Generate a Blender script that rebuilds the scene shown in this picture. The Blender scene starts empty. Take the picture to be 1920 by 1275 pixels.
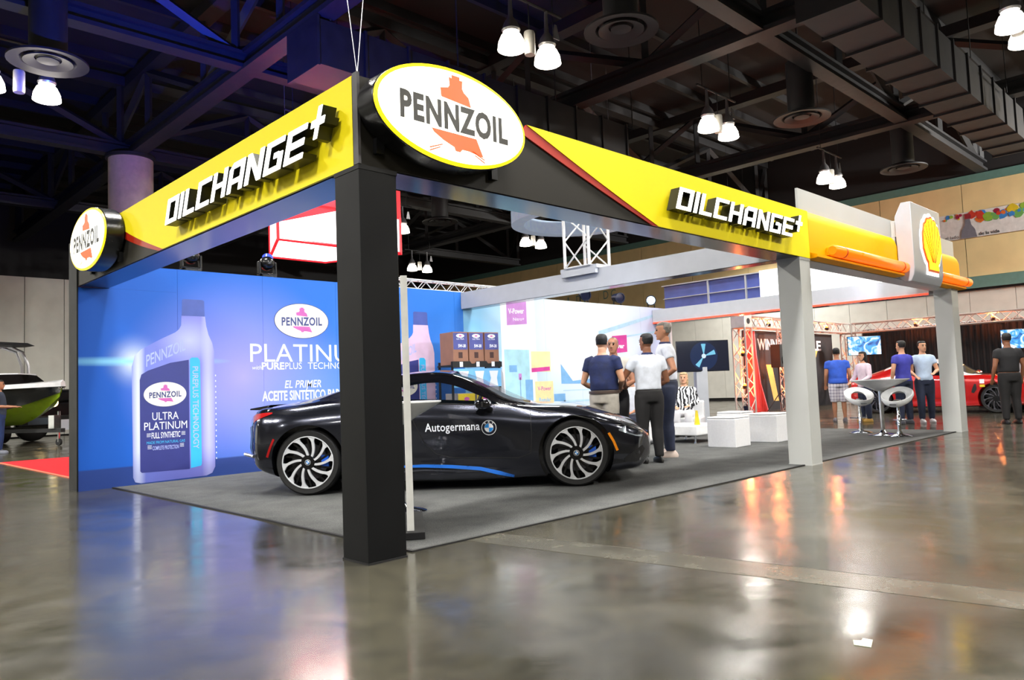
import bpy, bmesh, math, random
import numpy as np
from mathutils import Vector, Matrix
R = math.radians
random.seed(7)
scn = bpy.context.scene
COL = scn.collection

# ---------------------------------------------------------------- camera
CAM = Vector((-2.5913, -3.9727, 1.0422))
YAW, PITCH, ROLL = 0.7731126, 0.0641720, -0.0381800
_f = Vector((math.cos(PITCH)*math.sin(YAW), math.cos(PITCH)*math.cos(YAW), math.sin(PITCH)))
_r = Vector((math.cos(YAW), -math.sin(YAW), 0)); _u = _r.cross(_f)
_c, _s = math.cos(ROLL), math.sin(ROLL)
RT, UP = _c*_r + _s*_u, -_s*_r + _c*_u
cam = bpy.data.cameras.new('camera'); cam.sensor_width = 36; cam.lens = 1412.235/1920*36
cam.clip_end = 300
cam_o = bpy.data.objects.new('camera', cam); COL.objects.link(cam_o)
cam_o.matrix_world = Matrix(((RT.x, UP.x, -_f.x, CAM.x), (RT.y, UP.y, -_f.y, CAM.y), (RT.z, UP.z, -_f.z, CAM.z), (0, 0, 0, 1)))
scn.camera = cam_o

# ---------------------------------------------------------------- world, exposure
w = bpy.data.worlds.new('world'); scn.world = w; w.use_nodes = True
w.node_tree.nodes['Background'].inputs[0].default_value = (0.5, 0.55, 0.65, 1)
w.node_tree.nodes['Background'].inputs[1].default_value = 0.02
scn.view_settings.view_transform = 'Standard'; scn.view_settings.look = 'None'
scn.view_settings.gamma = 1; scn.view_settings.use_curve_mapping = False
scn.view_settings.exposure = 0.18
scn.cycles.use_denoising = True
scn.cycles.use_adaptive_sampling = True; scn.cycles.adaptive_threshold = .045
scn.cycles.max_bounces = 6; scn.cycles.diffuse_bounces = 3; scn.cycles.glossy_bounces = 4
scn.cycles.transparent_max_bounces = 12; scn.cycles.sample_clamp_indirect = 6
scn.cycles.caustics_reflective = False; scn.cycles.caustics_refractive = False

# ---------------------------------------------------------------- light helpers (lamps of the hall and the stands, plus added ones)
LAMP_W = 760       # one high-bay dome
def light(kind, loc, power, col=(1, 1, 1), aim=None, cone=60, blend=.5, radius=.1, parent=None):
    l = bpy.data.lights.new('lamp_light', kind); l.energy = power; l.color = col
    l.shadow_soft_size = radius
    if kind == 'SPOT': l.spot_size = R(cone); l.spot_blend = blend
    o = bpy.data.objects.new('lamp_light', l); COL.objects.link(o); o.location = loc
    if aim is not None:
        o.rotation_euler = (Vector(aim)-Vector(loc)).to_track_quat('-Z', 'Y').to_euler()
    if parent: o.parent = parent; o.matrix_parent_inverse = parent.matrix_basis.inverted()
    return o

# ---------------------------------------------------------------- materials
def S(c):
    return tuple(((x/255)/12.92 if x/255 <= .04045 else ((x/255+.055)/1.055)**2.4) for x in c) + (1,)
_M = {}
def M(name, col=(200, 200, 200), rough=.5, metal=0., emit=0., noise=.06, nscale=6., bump=0., spec=.5, coat=0., trans=0., alpha=1., rvar=.08, stretch=None):
    if name in _M: return _M[name]
    m = bpy.data.materials.new(name); m.use_nodes = True; _M[name] = m
    nt = m.node_tree; N = nt.nodes; L = nt.links; b = N['Principled BSDF']
    tc = N.new('ShaderNodeTexCoord'); nz = N.new('ShaderNodeTexNoise'); nz.inputs['Scale'].default_value = nscale
    nz.inputs['Detail'].default_value = 4
    if stretch:
        mp = N.new('ShaderNodeMapping'); mp.inputs['Scale'].default_value = stretch
        L.new(tc.outputs['Object'], mp.inputs[0]); L.new(mp.outputs[0], nz.inputs['Vector'])
    else: L.new(tc.outputs['Object'], nz.inputs['Vector'])
    c = S(col)
    rp = N.new('ShaderNodeValToRGB')
    rp.color_ramp.elements[0].position = .3; rp.color_ramp.elements[1].position = .7
    rp.color_ramp.elements[0].color = tuple(max(0, x*(1-noise*2)) for x in c[:3])+(1,)
    rp.color_ramp.elements[1].color = tuple(min(1, x*(1+noise*1.2)) for x in c[:3])+(1,)
    L.new(nz.outputs['Fac'], rp.inputs[0]); L.new(rp.outputs[0], b.inputs['Base Color'])
    mr = N.new('ShaderNodeMapRange'); mr.inputs['To Min'].default_value = max(.02, rough-rvar); mr.inputs['To Max'].default_value = min(1, rough+rvar)
    L.new(nz.outputs['Fac'], mr.inputs[0]); L.new(mr.outputs[0], b.inputs['Roughness'])
    b.inputs['Metallic'].default_value = metal; b.inputs['Specular IOR Level'].default_value = spec
    b.inputs['Coat Weight'].default_value = coat; b.inputs['Coat Roughness'].default_value = .05
    if emit: b.inputs['Emission Color'].default_value = c; b.inputs['Emission Strength'].default_value = emit
    if trans: b.inputs['Transmission Weight'].default_value = trans
    if alpha < 1: b.inputs['Alpha'].default_value = alpha
    if bump:
        bp = N.new('ShaderNodeBump'); bp.inputs['Strength'].default_value = bump; bp.inputs['Distance'].default_value = .02
        L.new(nz.outputs['Fac'], bp.inputs['Height']); L.new(bp.outputs[0], b.inputs['Normal'])
    return m
def glass_mat(name, tint, alpha):
    if name in _M: return _M[name]
    m = M(name, tint, .04, 0, noise=.02, rvar=.01, spec=.6); b = m.node_tree.nodes['Principled BSDF']
    b.inputs['Alpha'].default_value = alpha
    return m
def nodes_of(name):
    m = bpy.data.materials.new(name); m.use_nodes = True; _M[name] = m
    return m, m.node_tree.nodes, m.node_tree.links, m.node_tree.nodes['Principled BSDF']

# ---------------------------------------------------------------- mesh builder
class MB:
    def __init__(s): s.v = []; s.f = []
    def add(s, vs, fs, T=None):
        o = len(s.v)
        s.v += [tuple(T(*p)) if T else tuple(p) for p in vs]; s.f += [tuple(i+o for i in f) for f in fs]; return s
    def box(s, x0, x1, y0, y1, z0, z1, T=None):
        return s.add([(x0,y0,z0),(x1,y0,z0),(x1,y1,z0),(x0,y1,z0),(x0,y0,z1),(x1,y0,z1),(x1,y1,z1),(x0,y1,z1)],
            [(3,2,1,0),(4,5,6,7),(0,1,5,4),(1,2,6,5),(2,3,7,6),(3,0,4,7)], T)
    def prism(s, poly, d0, d1, T=None):
        """polygon in local (a,b), extruded along c from d0 to d1"""
        n = len(poly)
        ar = sum(poly[i][0]*poly[(i+1)%n][1]-poly[(i+1)%n][0]*poly[i][1] for i in range(n))
        if ar < 0: poly = poly[::-1]
        vs = [(a, b, d0) for a, b in poly]+[(a, b, d1) for a, b in poly]
        fs = [tuple(range(n))[::-1], tuple(range(n, 2*n))]+[(i, (i+1)%n, n+(i+1)%n, n+i) for i in range(n)]
        return s.add(vs, fs, T)
    def tube(s, path, r, n=8, caps=True, T=None, ry=None):
        path = [Vector(p) for p in path]; k = len(path)
        rs = r if isinstance(r, (list, tuple)) else [r]*k
        rys = ry if ry else rs
        tg = [(path[min(i+1, k-1)]-path[max(i-1, 0)]).normalized() for i in range(k)]
        a = Vector((0, 0, 1)) if abs(tg[0].z) < .9 else Vector((0, 1, 0))
        nrm = (a-tg[0]*a.dot(tg[0])).normalized(); vs = []
        for i in range(k):
            nrm = (nrm-tg[i]*nrm.dot(tg[i])).normalized(); bi = tg[i].cross(nrm)
            for j in range(n):
                t = 2*math.pi*j/n; vs.append(path[i]+bi*(math.cos(t)*rs[i])+nrm*(math.sin(t)*rys[i]))
        fs = [(i*n+j, i*n+(j+1)%n, (i+1)*n+(j+1)%n, (i+1)*n+j) for i in range(k-1) for j in range(n)]
        if caps: fs += [tuple(range(n))[::-1], tuple(range((k-1)*n, k*n))]
        return s.add(vs, fs, T)
    def bar(s, a, b, r, n=6): return s.tube([a, b], r, n)
    def lathe(s, prof, n=24, T=None, loop=False):
        """profile of (radius, z)"""
        vs = [(r*math.cos(2*math.pi*j/n), r*math.sin(2*math.pi*j/n), z) for r, z in prof for j in range(n)]
        k = len(prof)
        fs = [(i*n+j, i*n+(j+1)%n, (i+1)*n+(j+1)%n, (i+1)*n+j) for i in range(k-1) for j in range(n)]
        if loop: fs += [((k-1)*n+j, (k-1)*n+(j+1)%n, (j+1)%n, j) for j in range(n)]
        else:
            if prof[0][0] > 1e-4: fs.append(tuple(range(n))[::-1])
            if prof[-1][0] > 1e-4: fs.append(tuple(range((k-1)*n, k*n)))
        return s.add(vs, fs, T)
    def loft(s, rings, T=None):
        n = len(rings[0]); vs = [p for r in rings for p in r]; k = len(rings)
        fs = [(i*n+j, i*n+(j+1)%n, (i+1)*n+(j+1)%n, (i+1)*n+j) for i in range(k-1) for j in range(n)]
        fs += [tuple(range(n))[::-1], tuple(range((k-1)*n, k*n))]
        return s.add(vs, fs, T)
    def sphere(s, c, r, n=12, m=8, sc=(1, 1, 1)):
        prof = [(max(1e-5, math.sin(math.pi*i/m)), -math.cos(math.pi*i/m)) for i in range(m+1)]
        return s.lathe(prof, n, lambda x, y, z: (c[0]+x*r*sc[0], c[1]+y*r*sc[1], c[2]+z*r*sc[2]))
    def mesh(s, name='mesh'):
        me = bpy.data.meshes.new(name); me.from_pydata(s.v, [], s.f); me.update()
        bm = bmesh.new(); bm.from_mesh(me); bmesh.ops.recalc_face_normals(bm, faces=bm.faces); bm.to_mesh(me); bm.free()
        return me
    def build(s, name, mat, parent=None, smooth=False, bevel=0, loc=None, rot=None, label=None):
        return put(name, s.mesh(name), mat, parent, smooth, bevel, loc, rot, label)

def put(name, me, mat, parent=None, smooth=False, bevel=0, loc=None, rot=None, label=None):
    o = bpy.data.objects.new(name, me); COL.objects.link(o)
    if mat is not None and not len(me.materials): me.materials.append(mat)
    if smooth:
        me.shade_smooth() if hasattr(me, 'shade_smooth') else None
        if smooth != 'all':
            try: me.set_sharp_from_angle(angle=R(smooth if smooth is not True else 40))
            except Exception: pass
    if bevel:
        b = o.modifiers.new('bevel', 'BEVEL'); b.width = bevel; b.segments = 2; b.limit_method = 'ANGLE'; b.angle_limit = R(40)
    if parent: o.parent = parent
    if loc is not None: o.location = loc
    if rot is not None: o.rotation_euler = rot
    if label: o['label'] = label
    return o
def tag(o, label, cat, group=None):
    o['label'] = label; o['category'] = cat
    if group: o['group'] = group
    return o
def thing(name, label, cat, loc=(0, 0, 0), rz=0, group=None):
    o = bpy.data.objects.new(name, None); COL.objects.link(o); o.location = loc; o.rotation_euler = (0, 0, rz)
    o.empty_display_size = .2
    return tag(o, label, cat, group)
def struct(o): o['kind'] = 'structure'; return o
def dup(o, parent=None, loc=None, rot=None, label=None):
    c = o.copy(); COL.objects.link(c)
    c.parent = parent
    if loc is not None: c.location = loc
    if rot is not None: c.rotation_euler = rot
    if label: c['label'] = label
    for ch in list(o.children):
        dup(ch, c)
    return c
def baked(o):
    """evaluate modifiers of a scratch object into a plain mesh and drop the object"""
    dg = bpy.context.evaluated_depsgraph_get(); me = bpy.data.meshes.new_from_object(o.evaluated_get(dg))
    bpy.data.objects.remove(o); return me
_txt = {}
def text2d(s, bold=0., shear=0., space=1.):
    """outline text with unit cap height, width normalised from 0; returns verts, faces, width"""
    k = (s, bold, shear, space)
    if k in _txt: return _txt[k]
    c = bpy.data.curves.new('t', 'FONT'); c.body = s; c.offset = bold; c.space_character = space; c.resolution_u = 3
    o = bpy.data.objects.new('t', c); COL.objects.link(o); me = baked(o); bpy.data.curves.remove(c)
    v = np.array([(p.co.x, p.co.y) for p in me.vertices]); f = [tuple(p.vertices) for p in me.polygons]
    bpy.data.meshes.remove(me)
    v[:, 0] -= v[:, 0].min(); h = .70
    v /= h; wd = v[:, 0].max(); v[:, 0] += shear*v[:, 1]
    _txt[k] = (v, f, wd); return _txt[k]
def text(s, T, height, width=None, bold=0., shear=0., space=1., center=False, mb=None):
    """flat lettering mapped by T(a,b,c): a along the line, b up, c out of the surface"""
    v, f, wd = text2d(s, bold, shear, space); mb = mb or MB()
    kx = height if width is None else width/wd; off = -wd*kx/2 if center else 0
    return mb.add([(p[0]*kx+off, p[1]*height, 0) for p in v], f, T)
def ell(a, b, n=40, cx=0, cy=0): return [(cx+a*math.cos(2*math.pi*i/n), cy+b*math.sin(2*math.pi*i/n)) for i in range(n)]
def faceY(y0, x0=0, z0=0): return lambda a, b, c=0: (x0+a, y0-c, z0+b)          # a surface that looks towards -Y
def faceX(x0, y0=0, z0=0): return lambda a, b, c=0: (x0-c, y0-a, z0+b)          # a surface that looks towards -X
# ================================================================ the hall
D = 6.27; HB, HT = 2.49, 3.075          # stand depth, header underside and top
# polished concrete
m, N, L, b = nodes_of('polished_concrete')
geo = N.new('ShaderNodeNewGeometry')
n1 = N.new('ShaderNodeTexNoise'); n1.inputs['Scale'].default_value = .55; n1.inputs['Detail'].default_value = 9; n1.inputs['Roughness'].default_value = .62
n2 = N.new('ShaderNodeTexNoise'); n2.inputs['Scale'].default_value = 7; n2.inputs['Detail'].default_value = 8
n3 = N.new('ShaderNodeTexNoise'); n3.inputs['Scale'].default_value = 2.2; n3.inputs['Detail'].default_value = 6; n3.inputs['Distortion'].default_value = .8
for n in (n1, n2, n3): L.new(geo.outputs['Position'], n.inputs['Vector'])
r1 = N.new('ShaderNodeValToRGB'); e = r1.color_ramp.elements
e[0].position = .3; e[0].color = S((44, 43, 36)); e[1].position = .72; e[1].color = S((84, 81, 68))
x = e.new(.5); x.color = S((64, 62, 53))
L.new(n1.outputs['Fac'], r1.inputs[0])
r2 = N.new('ShaderNodeValToRGB'); e = r2.color_ramp.elements
e[0].position = .35; e[0].color = (.72, .72, .74, 1); e[1].position = .7; e[1].color = (1.12, 1.1, 1.05, 1)
L.new(n2.outputs['Fac'], r2.inputs[0])
mx = N.new('ShaderNodeMix'); mx.data_type = 'RGBA'; mx.blend_type = 'MULTIPLY'; mx.inputs[0].default_value = .7
L.new(r1.outputs[0], mx.inputs[6]); L.new(r2.outputs[0], mx.inputs[7]); L.new(mx.outputs[2], b.inputs['Base Color'])
mr = N.new('ShaderNodeMapRange'); mr.inputs['From Min'].default_value = .3; mr.inputs['From Max'].default_value = .7
mr.inputs['To Min'].default_value = .10; mr.inputs['To Max'].default_value = .24
L.new(n3.outputs['Fac'], mr.inputs[0]); L.new(mr.outputs[0], b.inputs['Roughness'])
b.inputs['Specular IOR Level'].default_value = .6
bp = N.new('ShaderNodeBump'); bp.inputs['Strength'].default_value = .05; bp.inputs['Distance'].default_value = .01
L.new(n2.outputs['Fac'], bp.inputs['Height']); L.new(bp.outputs[0], b.inputs['Normal'])
CONC = m
HX0, HX1, HY0, HY1, HZ = -24, 32, -24, 42, 11.9
floor = struct(MB().box(HX0, HX1, HY0, HY1, -.2, 0).build('floor', CONC))
floor['label'] = 'polished olive grey concrete floor of the exhibition hall'
# cast strip and saw cut in the slab
STRIP = M('strip_concrete', (74, 72, 61), .26, noise=.16, nscale=5, spec=.6)
mb = MB(); mb.box(-.15, .15, -14, 0, -.02, .0012)
mb.build('joint_strip', STRIP, floor, loc=(1.0, .1, 0), rot=(0, 0, R(8)))
mb = MB(); mb.box(.15, .158, -14, 0, -.02, .0016)
mb.build('joint_line', M('joint_filler', (60, 55, 47), .7), floor, loc=(1.0, .1, 0), rot=(0, 0, R(8)))

BEIGE = M('beige_wall_panel', (232, 208, 154), .6, noise=.04, nscale=1.2)
TEAL = M('teal_band', (98, 138, 130), .5, noise=.04)
PART = M('partition_fabric', (208, 208, 200), .7, noise=.04, nscale=2)
DARKW = M('dark_wall', (30, 29, 31), .8)
BLKC = M('black_paint_steel', (29, 29, 32), .6, noise=.1)
# right wall: upper beige panels, teal bands, lower grey panels; each panel is a piece of its own
wr = struct(MB().box(HX1, HX1+.3, HY0, HY1, 0, HZ).build('wall_right', DARKW)); wr['label'] = 'far right hall wall of beige panels with teal bands'
pa = MB().box(-.04, 0, .012, 3.188, 0, 2.0).mesh('panel'); pb = MB().box(-.04, 0, .012, 3.188, 0, 1.78).mesh('panel')
pc = MB().box(-.05, 0, .008, 1.592, .15, 4.28).mesh('panel')
for i in range(15):
    y = -8+3.2*i
    put('beige_panel', pa, BEIGE, wr, loc=(HX1, y, 4.84)); put('beige_panel', pb, BEIGE, wr, loc=(HX1, y, 6.87))
for i in range(30): put('grey_panel', pc, PART, wr, loc=(HX1, -8+1.6*i, 0))
MB().box(HX1-.08, HX1, -8, 40, 8.66, 8.98).build('teal_band', TEAL, wr)
MB().box(HX1-.16, HX1, -8, 40, 4.36, 4.82).build('teal_band', TEAL, wr)
MB().box(HX1-.1, HX1, -8, 40, 4.27, 4.36).build('dark_rail', DARKW, wr)  # dark rail under the lower teal band
# back partition at the left, hall end wall, and the two walls behind the camera
wb = struct(MB().box(HX0, HX1, HY1, HY1+.3, 0, HZ).build('wall_back', DARKW)); wb['label'] = 'dark far end wall of the hall'
wp = struct(MB().box(HX0, 7, 26.06, 26.3, 0, 5.5).build('wall_partition', DARKW)); wp['label'] = 'pale grey movable partition wall behind the boat'
pd = MB().box(.01, 1.19, -.06, 0, .05, 5.5).mesh('panel')
for i in range(25): put('partition_panel', pd, PART, wp, loc=(-23+1.2*i, 26.06, 0), smooth=False)
wl = struct(MB().box(HX0-.3, HX0, HY0, HY1, 0, HZ).build('wall_left', PART)); wl['label'] = 'pale hall wall at the left'
wf = struct(MB().box(HX0, HX1, HY0-.3, HY0, 0, HZ).build('wall_front', PART)); wf['label'] = 'pale hall wall behind the viewer'
# ceiling deck, joists, trusses
ceil = struct(MB().box(HX0, HX1, HY0, HY1, HZ, HZ+.2).build('ceiling', M('dark_roof_deck', (24, 22, 25), .85, noise=.2, nscale=2)))
ceil['label'] = 'dark steel roof deck with joists and trusses'
jm = MB().box(HX0, HX1, -.07, .07, 11.62, 11.9).mesh('joist')
for i in range(33): put('joist', jm, BLKC, ceil, loc=(0, -23.2+2*i, 0))
def truss(along, at, lo, hi):
    T = (lambda a, c, z: (a, at+c, z)) if along == 'x' else (lambda a, c, z: (at+c, a, z))
    mb = MB()
    if along == 'x': mb.box(lo, hi, at-.2, at+.2, 9.0, 9.1); mb.box(lo, hi, at-.2, at+.2, 9.34, 9.42); mb.box(lo, hi, at-.06, at+.06, 9.1, 9.34); mb.box(lo, hi, at-.2, at+.2, 11.3, 11.6)
    else: mb.box(at-.22, at+.22, lo, hi, 8.96, 9.08); mb.box(at-.22, at+.22, lo, hi, 9.36, 9.46); mb.box(at-.07, at+.07, lo, hi, 9.08, 9.36); mb.box(at-.22, at+.22, lo, hi, 11.25, 11.6)
    t = mb.build('roof_truss', BLKC, ceil)
    step = 4.3; k = 0; a = lo
    while a < hi-.1:
        b_ = min(a+step, hi)
        p, q = (T(a, 0, 9.4), T(b_, 0, 11.3)) if k % 2 == 0 else (T(a, 0, 11.3), T(b_, 0, 9.4))
        MB().tube([p, q], .13, 4).build('diagonal', BLKC, t)
        MB().tube([T(b_, 0, 9.4), T(b_, 0, 11.3)], .11, 4).build('post', BLKC, t)
        a = b_; k += 1
for y in (-5, 4.0, 13.2, 21.8, 30.5): truss('x', y, -12, 31.9)
for x in (-3, 5.5, 13.6, 23.0): truss('y', x, -10, 38)
# column under the truss node
c = thing('hall_column', 'tall round beige column rising behind the yellow header', 'column', (5.45, 21.6, 0))
MB().lathe([(.66, 0), (.66, 8.9)], 40).build('shaft', M('column_paint', (198, 178, 156), .4), c, smooth=True)
MB().lathe([(.74, 8.86), (.74, 8.96)], 40).build('cap', BLKC, c, smooth=True)
MB().lathe([(.7, 0), (.7, .12)], 40).build('base', BLKC, c, smooth=True)

# ducts
GALV = M('dull_duct_metal', (38, 37, 40), .55, .3, noise=.12, nscale=3)
def duct(label, x0, x1, y, z, wd, ht, n):
    t = thing('air_duct', label, 'duct', (x0, y, z), 0, 'rectangular ceiling ducts')
    L_ = (x1-x0)/n
    sg = MB().box(.03, L_-.03, -wd/2, wd/2, 0, ht).mesh('segment'); fl = MB().box(-.03, .03, -wd/2-.05, wd/2+.05, -.05, ht+.05).mesh('flange')
    hg = MB().box(-.015, .015, -wd/2-.04, -wd/2-.02, ht, 12-z-.3).mesh('hanger')
    for i in range(n): put('duct_segment', sg, GALV, t, loc=(i*L_, 0, 0))
    for i in range(n+1): put('flange', fl, GALV, t, loc=(i*L_, 0, 0))
    for i in range(0, n+1, 3): put('hanger', hg, BLKC, t, loc=(i*L_+.3, 0, 0))
duct('large sheet metal air duct crossing behind the round lit oval sign', 5.3, 15.8, 10.15, 7.92, 1.2, .98, 9)
duct('dim air duct near the upper right corner of the ceiling', 11.5, 25.5, 1.6, 7.95, 1.1, .95, 12)
def diffuser(label, x, y, z=8.0):
    t = thing('air_diffuser', label, 'vent', (x, y, z), 0, 'round ceiling air diffusers')
    MB().lathe([(.34, 0), (.34, 1.4)], 24).build('neck', BLKC, t, smooth=True)
    o = MB(); o.lathe([(.42, .02), (.72, -.1), (.72, -.14), (.5, -.1), (.42, 0)], 28, loop=True); o.build('outer_cone', GALV, t, smooth=True)
    o = MB(); o.lathe([(.24, -.02), (.44, -.1), (.44, -.13), (.24, -.06)], 28, loop=True); o.build('inner_cone', GALV, t, smooth=True)
    o = MB(); o.lathe([(.0001, -.06), (.2, -.08), (.2, -.1), (.0001, -.11)], 20); o.build('centre_disc', GALV, t, smooth=True)
    MB().box(-.02, .02, -.02, .02, 1.4, 11.9-z).build('hanger', BLKC, t)
diffuser('round air diffuser above the pair of lamps at far left', 1.15, 12.8)
diffuser('round air diffuser at the top edge above the oval sign', 9.0, 4.55)
diffuser('round air diffuser between the ceiling beams right of centre', 16.7, 4.5)
diffuser('small far round air diffuser above the white canopy board', 24.3, 4.5)
diffuser('dim air diffuser seen under the dark header in the distance', 16.5, 19.5)

# high-bay pendant clusters
DOME = M('glowing_lamp_dome', (255, 246, 228), .3, emit=9)
ALU = M('brushed_aluminium', (200, 200, 204), .35, .9, noise=.05)
CHROME = M('chrome', (225, 228, 232), .07, 1, rvar=.03)
def cluster():
    t = thing('pendant_light', 'x', 'lamp')
    MB().bar((-.95, 0, .95), (.95, 0, .95), .03).build('rail', BLKC, t)
    for x in (-.7, .7): MB().bar((x, 0, .95), (x, 0, 4.3), .012).build('rod', BLKC, t)
    for x in (-.5, .5):
        d = MB().lathe([(.001, .2), (.1, .2), (.19, .13), (.25, 0), (.27, -.14), (.255, -.15), (.001, -.12)], 24).build('dome', DOME, t, smooth=True, loc=(x, 0, 0))
        o = MB(); o.lathe([(.16, .2), (.18, .24), (.13, .38), (.05, .5), (.03, .93)], 20); o.build('housing', ALU, d, smooth=True)
    o = MB(); o.lathe([(.001, -.12), (.1, -.12), (.11, -.08), (.11, .3), (.1, .34), (.001, .34)], 16); o.build('ballast', M('ballast_grey', (215, 212, 205), .35, .4), t, smooth=True, loc=(0, 0, .02))
    MB().bar((0, 0, .35), (0, 0, .95), .012).build('ballast_hook', BLKC, t)
    o = MB(); o.prism([(-.1, 0), (.1, 0), (.03, .3), (-.03, .3)], -.01, .01, lambda a, b_, c_: (a+.78, c_, b_+.45)); o.build('reflector_flag', ALU, t)
    return t
first = cluster(); used = False
def lamp(x, y, label, rz=0, z=7.6, group='twin dome pendant lights', power=LAMP_W):
    global used
    t = first if not used else dup(first); used = True
    t.location = (x, y, z); t.rotation_euler = (0, 0, rz); t['label'] = label; t['group'] = group; t['category'] = 'lamp'
    for s in (-.5, .5):
        q = Matrix.Rotation(rz, 3, 'Z') @ Vector((s, 0, 0))
        if x > 29: light('SPOT', (x+q.x, y+q.y, z-.3), power*1.2, (1, .965, .90), (32, 9, 6.3), 100, .8, .3); continue  # added wall wash: light of these unseen domes is aimed at the beige wall
        light('SPOT', (x+q.x, y+q.y, z-.2), power, (1, .965, .90), (x+q.x, y+q.y, 0), 164, .6, .3)
lamp(.85, 13.8, 'twin dome pendant light at the far upper left')
lamp(7.78, 5.85, 'largest twin dome pendant light right above the oval sign')
lamp(14.9, 5.93, 'twin dome pendant light over the middle of the yellow header')
lamp(22.65, 6.25, 'twin dome pendant light just above the white canopy board')
lamp(14.5, -.8, 'twin dome pendant light cut off at the upper right edge')
lamp(14.5, 27.9, 'small twin dome pendant light seen under the left header')
lamp(21.8, 27.85, 'small twin dome pendant light above the truss behind the black pillar')
lamp(22.0, 19.6, 'distant pendant light left of the upright truss')
lamp(14.8, 20.4, 'distant pendant light peeking past the black pillar')
for x, y in ((7.7, 13.8), (.6, 5.8), (-6.6, 5.8), (-6.6, 13.8), (7.6, -1), (.5, -1), (-6.6, -1), (21.6, -1), (.5, -8.5), (7.6, -8.5), (-6.6, -8.5), (14.6, -8.5), (30, -10), (28.6, 13), (-14, 2), (-14, -8), (-6.6, 20.4), (-13.5, 20.4), (30, -17)):
    lamp(x, y, power=LAMP_W*(2 if y == 13 else 12 if x > 28 else 4 if y > 20 else 1.65 if y < 0 and x < 9 or x < 0 else 1), label='twin dome pendant light added outside the photographed view', group='pendant lights outside the view')  # unseen lamps, strengthened near the partition, right wall and headers to brighten them
# ================================================================ the stand
CHAR = M('charcoal_laminate', (15, 16, 18), .5, noise=.05, nscale=3, spec=.2)
CHAR2 = M('charcoal_fascia', (42, 40, 36), .5, noise=.04, nscale=2, spec=.2)
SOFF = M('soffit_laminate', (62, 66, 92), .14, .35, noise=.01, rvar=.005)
YEL = M('yellow_acrylic', (252, 232, 26), .5, noise=.005, rvar=.01, spec=.2)
YEL2 = M('warm_yellow_acrylic', (255, 172, 0), .55, noise=.005, rvar=.01, spec=.12)
RED = M('red_stripe', (176, 36, 12), .35, noise=.03)
GREY = M('light_grey_laminate', (190, 192, 190), .4, noise=.02, nscale=2)
WHITE = M('white_laminate', (178, 181, 188), .35, noise=.02)
LIT = M('lit_white_acrylic', (255, 253, 248), .3, emit=1.8, noise=.0)
BLACK = M('black_gloss_plastic', (16, 16, 18), .25, noise=.05)
MATTE = M('black_matte', (20, 20, 22), .7)
# carpet
m, N, L, b = nodes_of('grey_carpet')
geo = N.new('ShaderNodeNewGeometry'); nz = N.new('ShaderNodeTexNoise'); nz.inputs['Scale'].default_value = 160; nz.inputs['Detail'].default_value = 3
n2 = N.new('ShaderNodeTexNoise'); n2.inputs['Scale'].default_value = 3
L.new(geo.outputs['Position'], nz.inputs['Vector']); L.new(geo.outputs['Position'], n2.inputs['Vector'])
ad = N.new('ShaderNodeMath'); ad.operation = 'MULTIPLY_ADD'; ad.inputs[1].default_value = .35; L.new(n2.outputs['Fac'], ad.inputs[0]); L.new(nz.outputs['Fac'], ad.inputs[2])
rp = N.new('ShaderNodeValToRGB'); rp.color_ramp.elements[0].position = .4; rp.color_ramp.elements[0].color = S((56, 57, 59)); rp.color_ramp.elements[1].position = .95; rp.color_ramp.elements[1].color = S((112, 113, 112))
L.new(ad.outputs[0], rp.inputs[0]); L.new(rp.outputs[0], b.inputs['Base Color']); b.inputs['Roughness'].default_value = .95; b.inputs['Specular IOR Level'].default_value = .1
bp = N.new('ShaderNodeBump'); bp.inputs['Strength'].default_value = .5; bp.inputs['Distance'].default_value = .006; L.new(nz.outputs['Fac'], bp.inputs['Height']); L.new(bp.outputs[0], b.inputs['Normal'])
CARP = m
cp = thing('carpet', 'dark grey carpet covering the floor of the stand', 'carpet', (0, 0, 0))
MB().box(.42, 12.4, .12, D, 0, .008).build('pile', CARP, cp)
MB().box(.39, .42, .09, D, 0, .010).build('edge_tape', MATTE, cp); MB().box(.42, 12.4, .09, .12, 0, .010).build('edge_tape', MATTE, cp)

# pillars
def pillar(label, x0, w_, mat, base):
    t = thing('stand_pillar', label, 'pillar', (x0, 0, 0), 0, 'pillars of the stand')
    MB().box(0, w_, .004, .29, .0, HB).build('shaft', mat, t, bevel=.004)
    MB().box(-.004, w_+.004, 0, .294, 0, .012).build('foot_plate', base, t)
    MB().box(-.004, w_+.004, 0, .294, HB-.03, HB-.002).build('collar', base, t)
pillar('thick charcoal black corner pillar nearest to the viewer', .0, .285, CHAR, MATTE)
pillar('light grey square pillar in the middle of the long front', 6.147, .28, GREY, GREY)
pillar('pale grey square pillar at the far right end under the shell sign', 12.0, .36, GREY, GREY)

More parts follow.
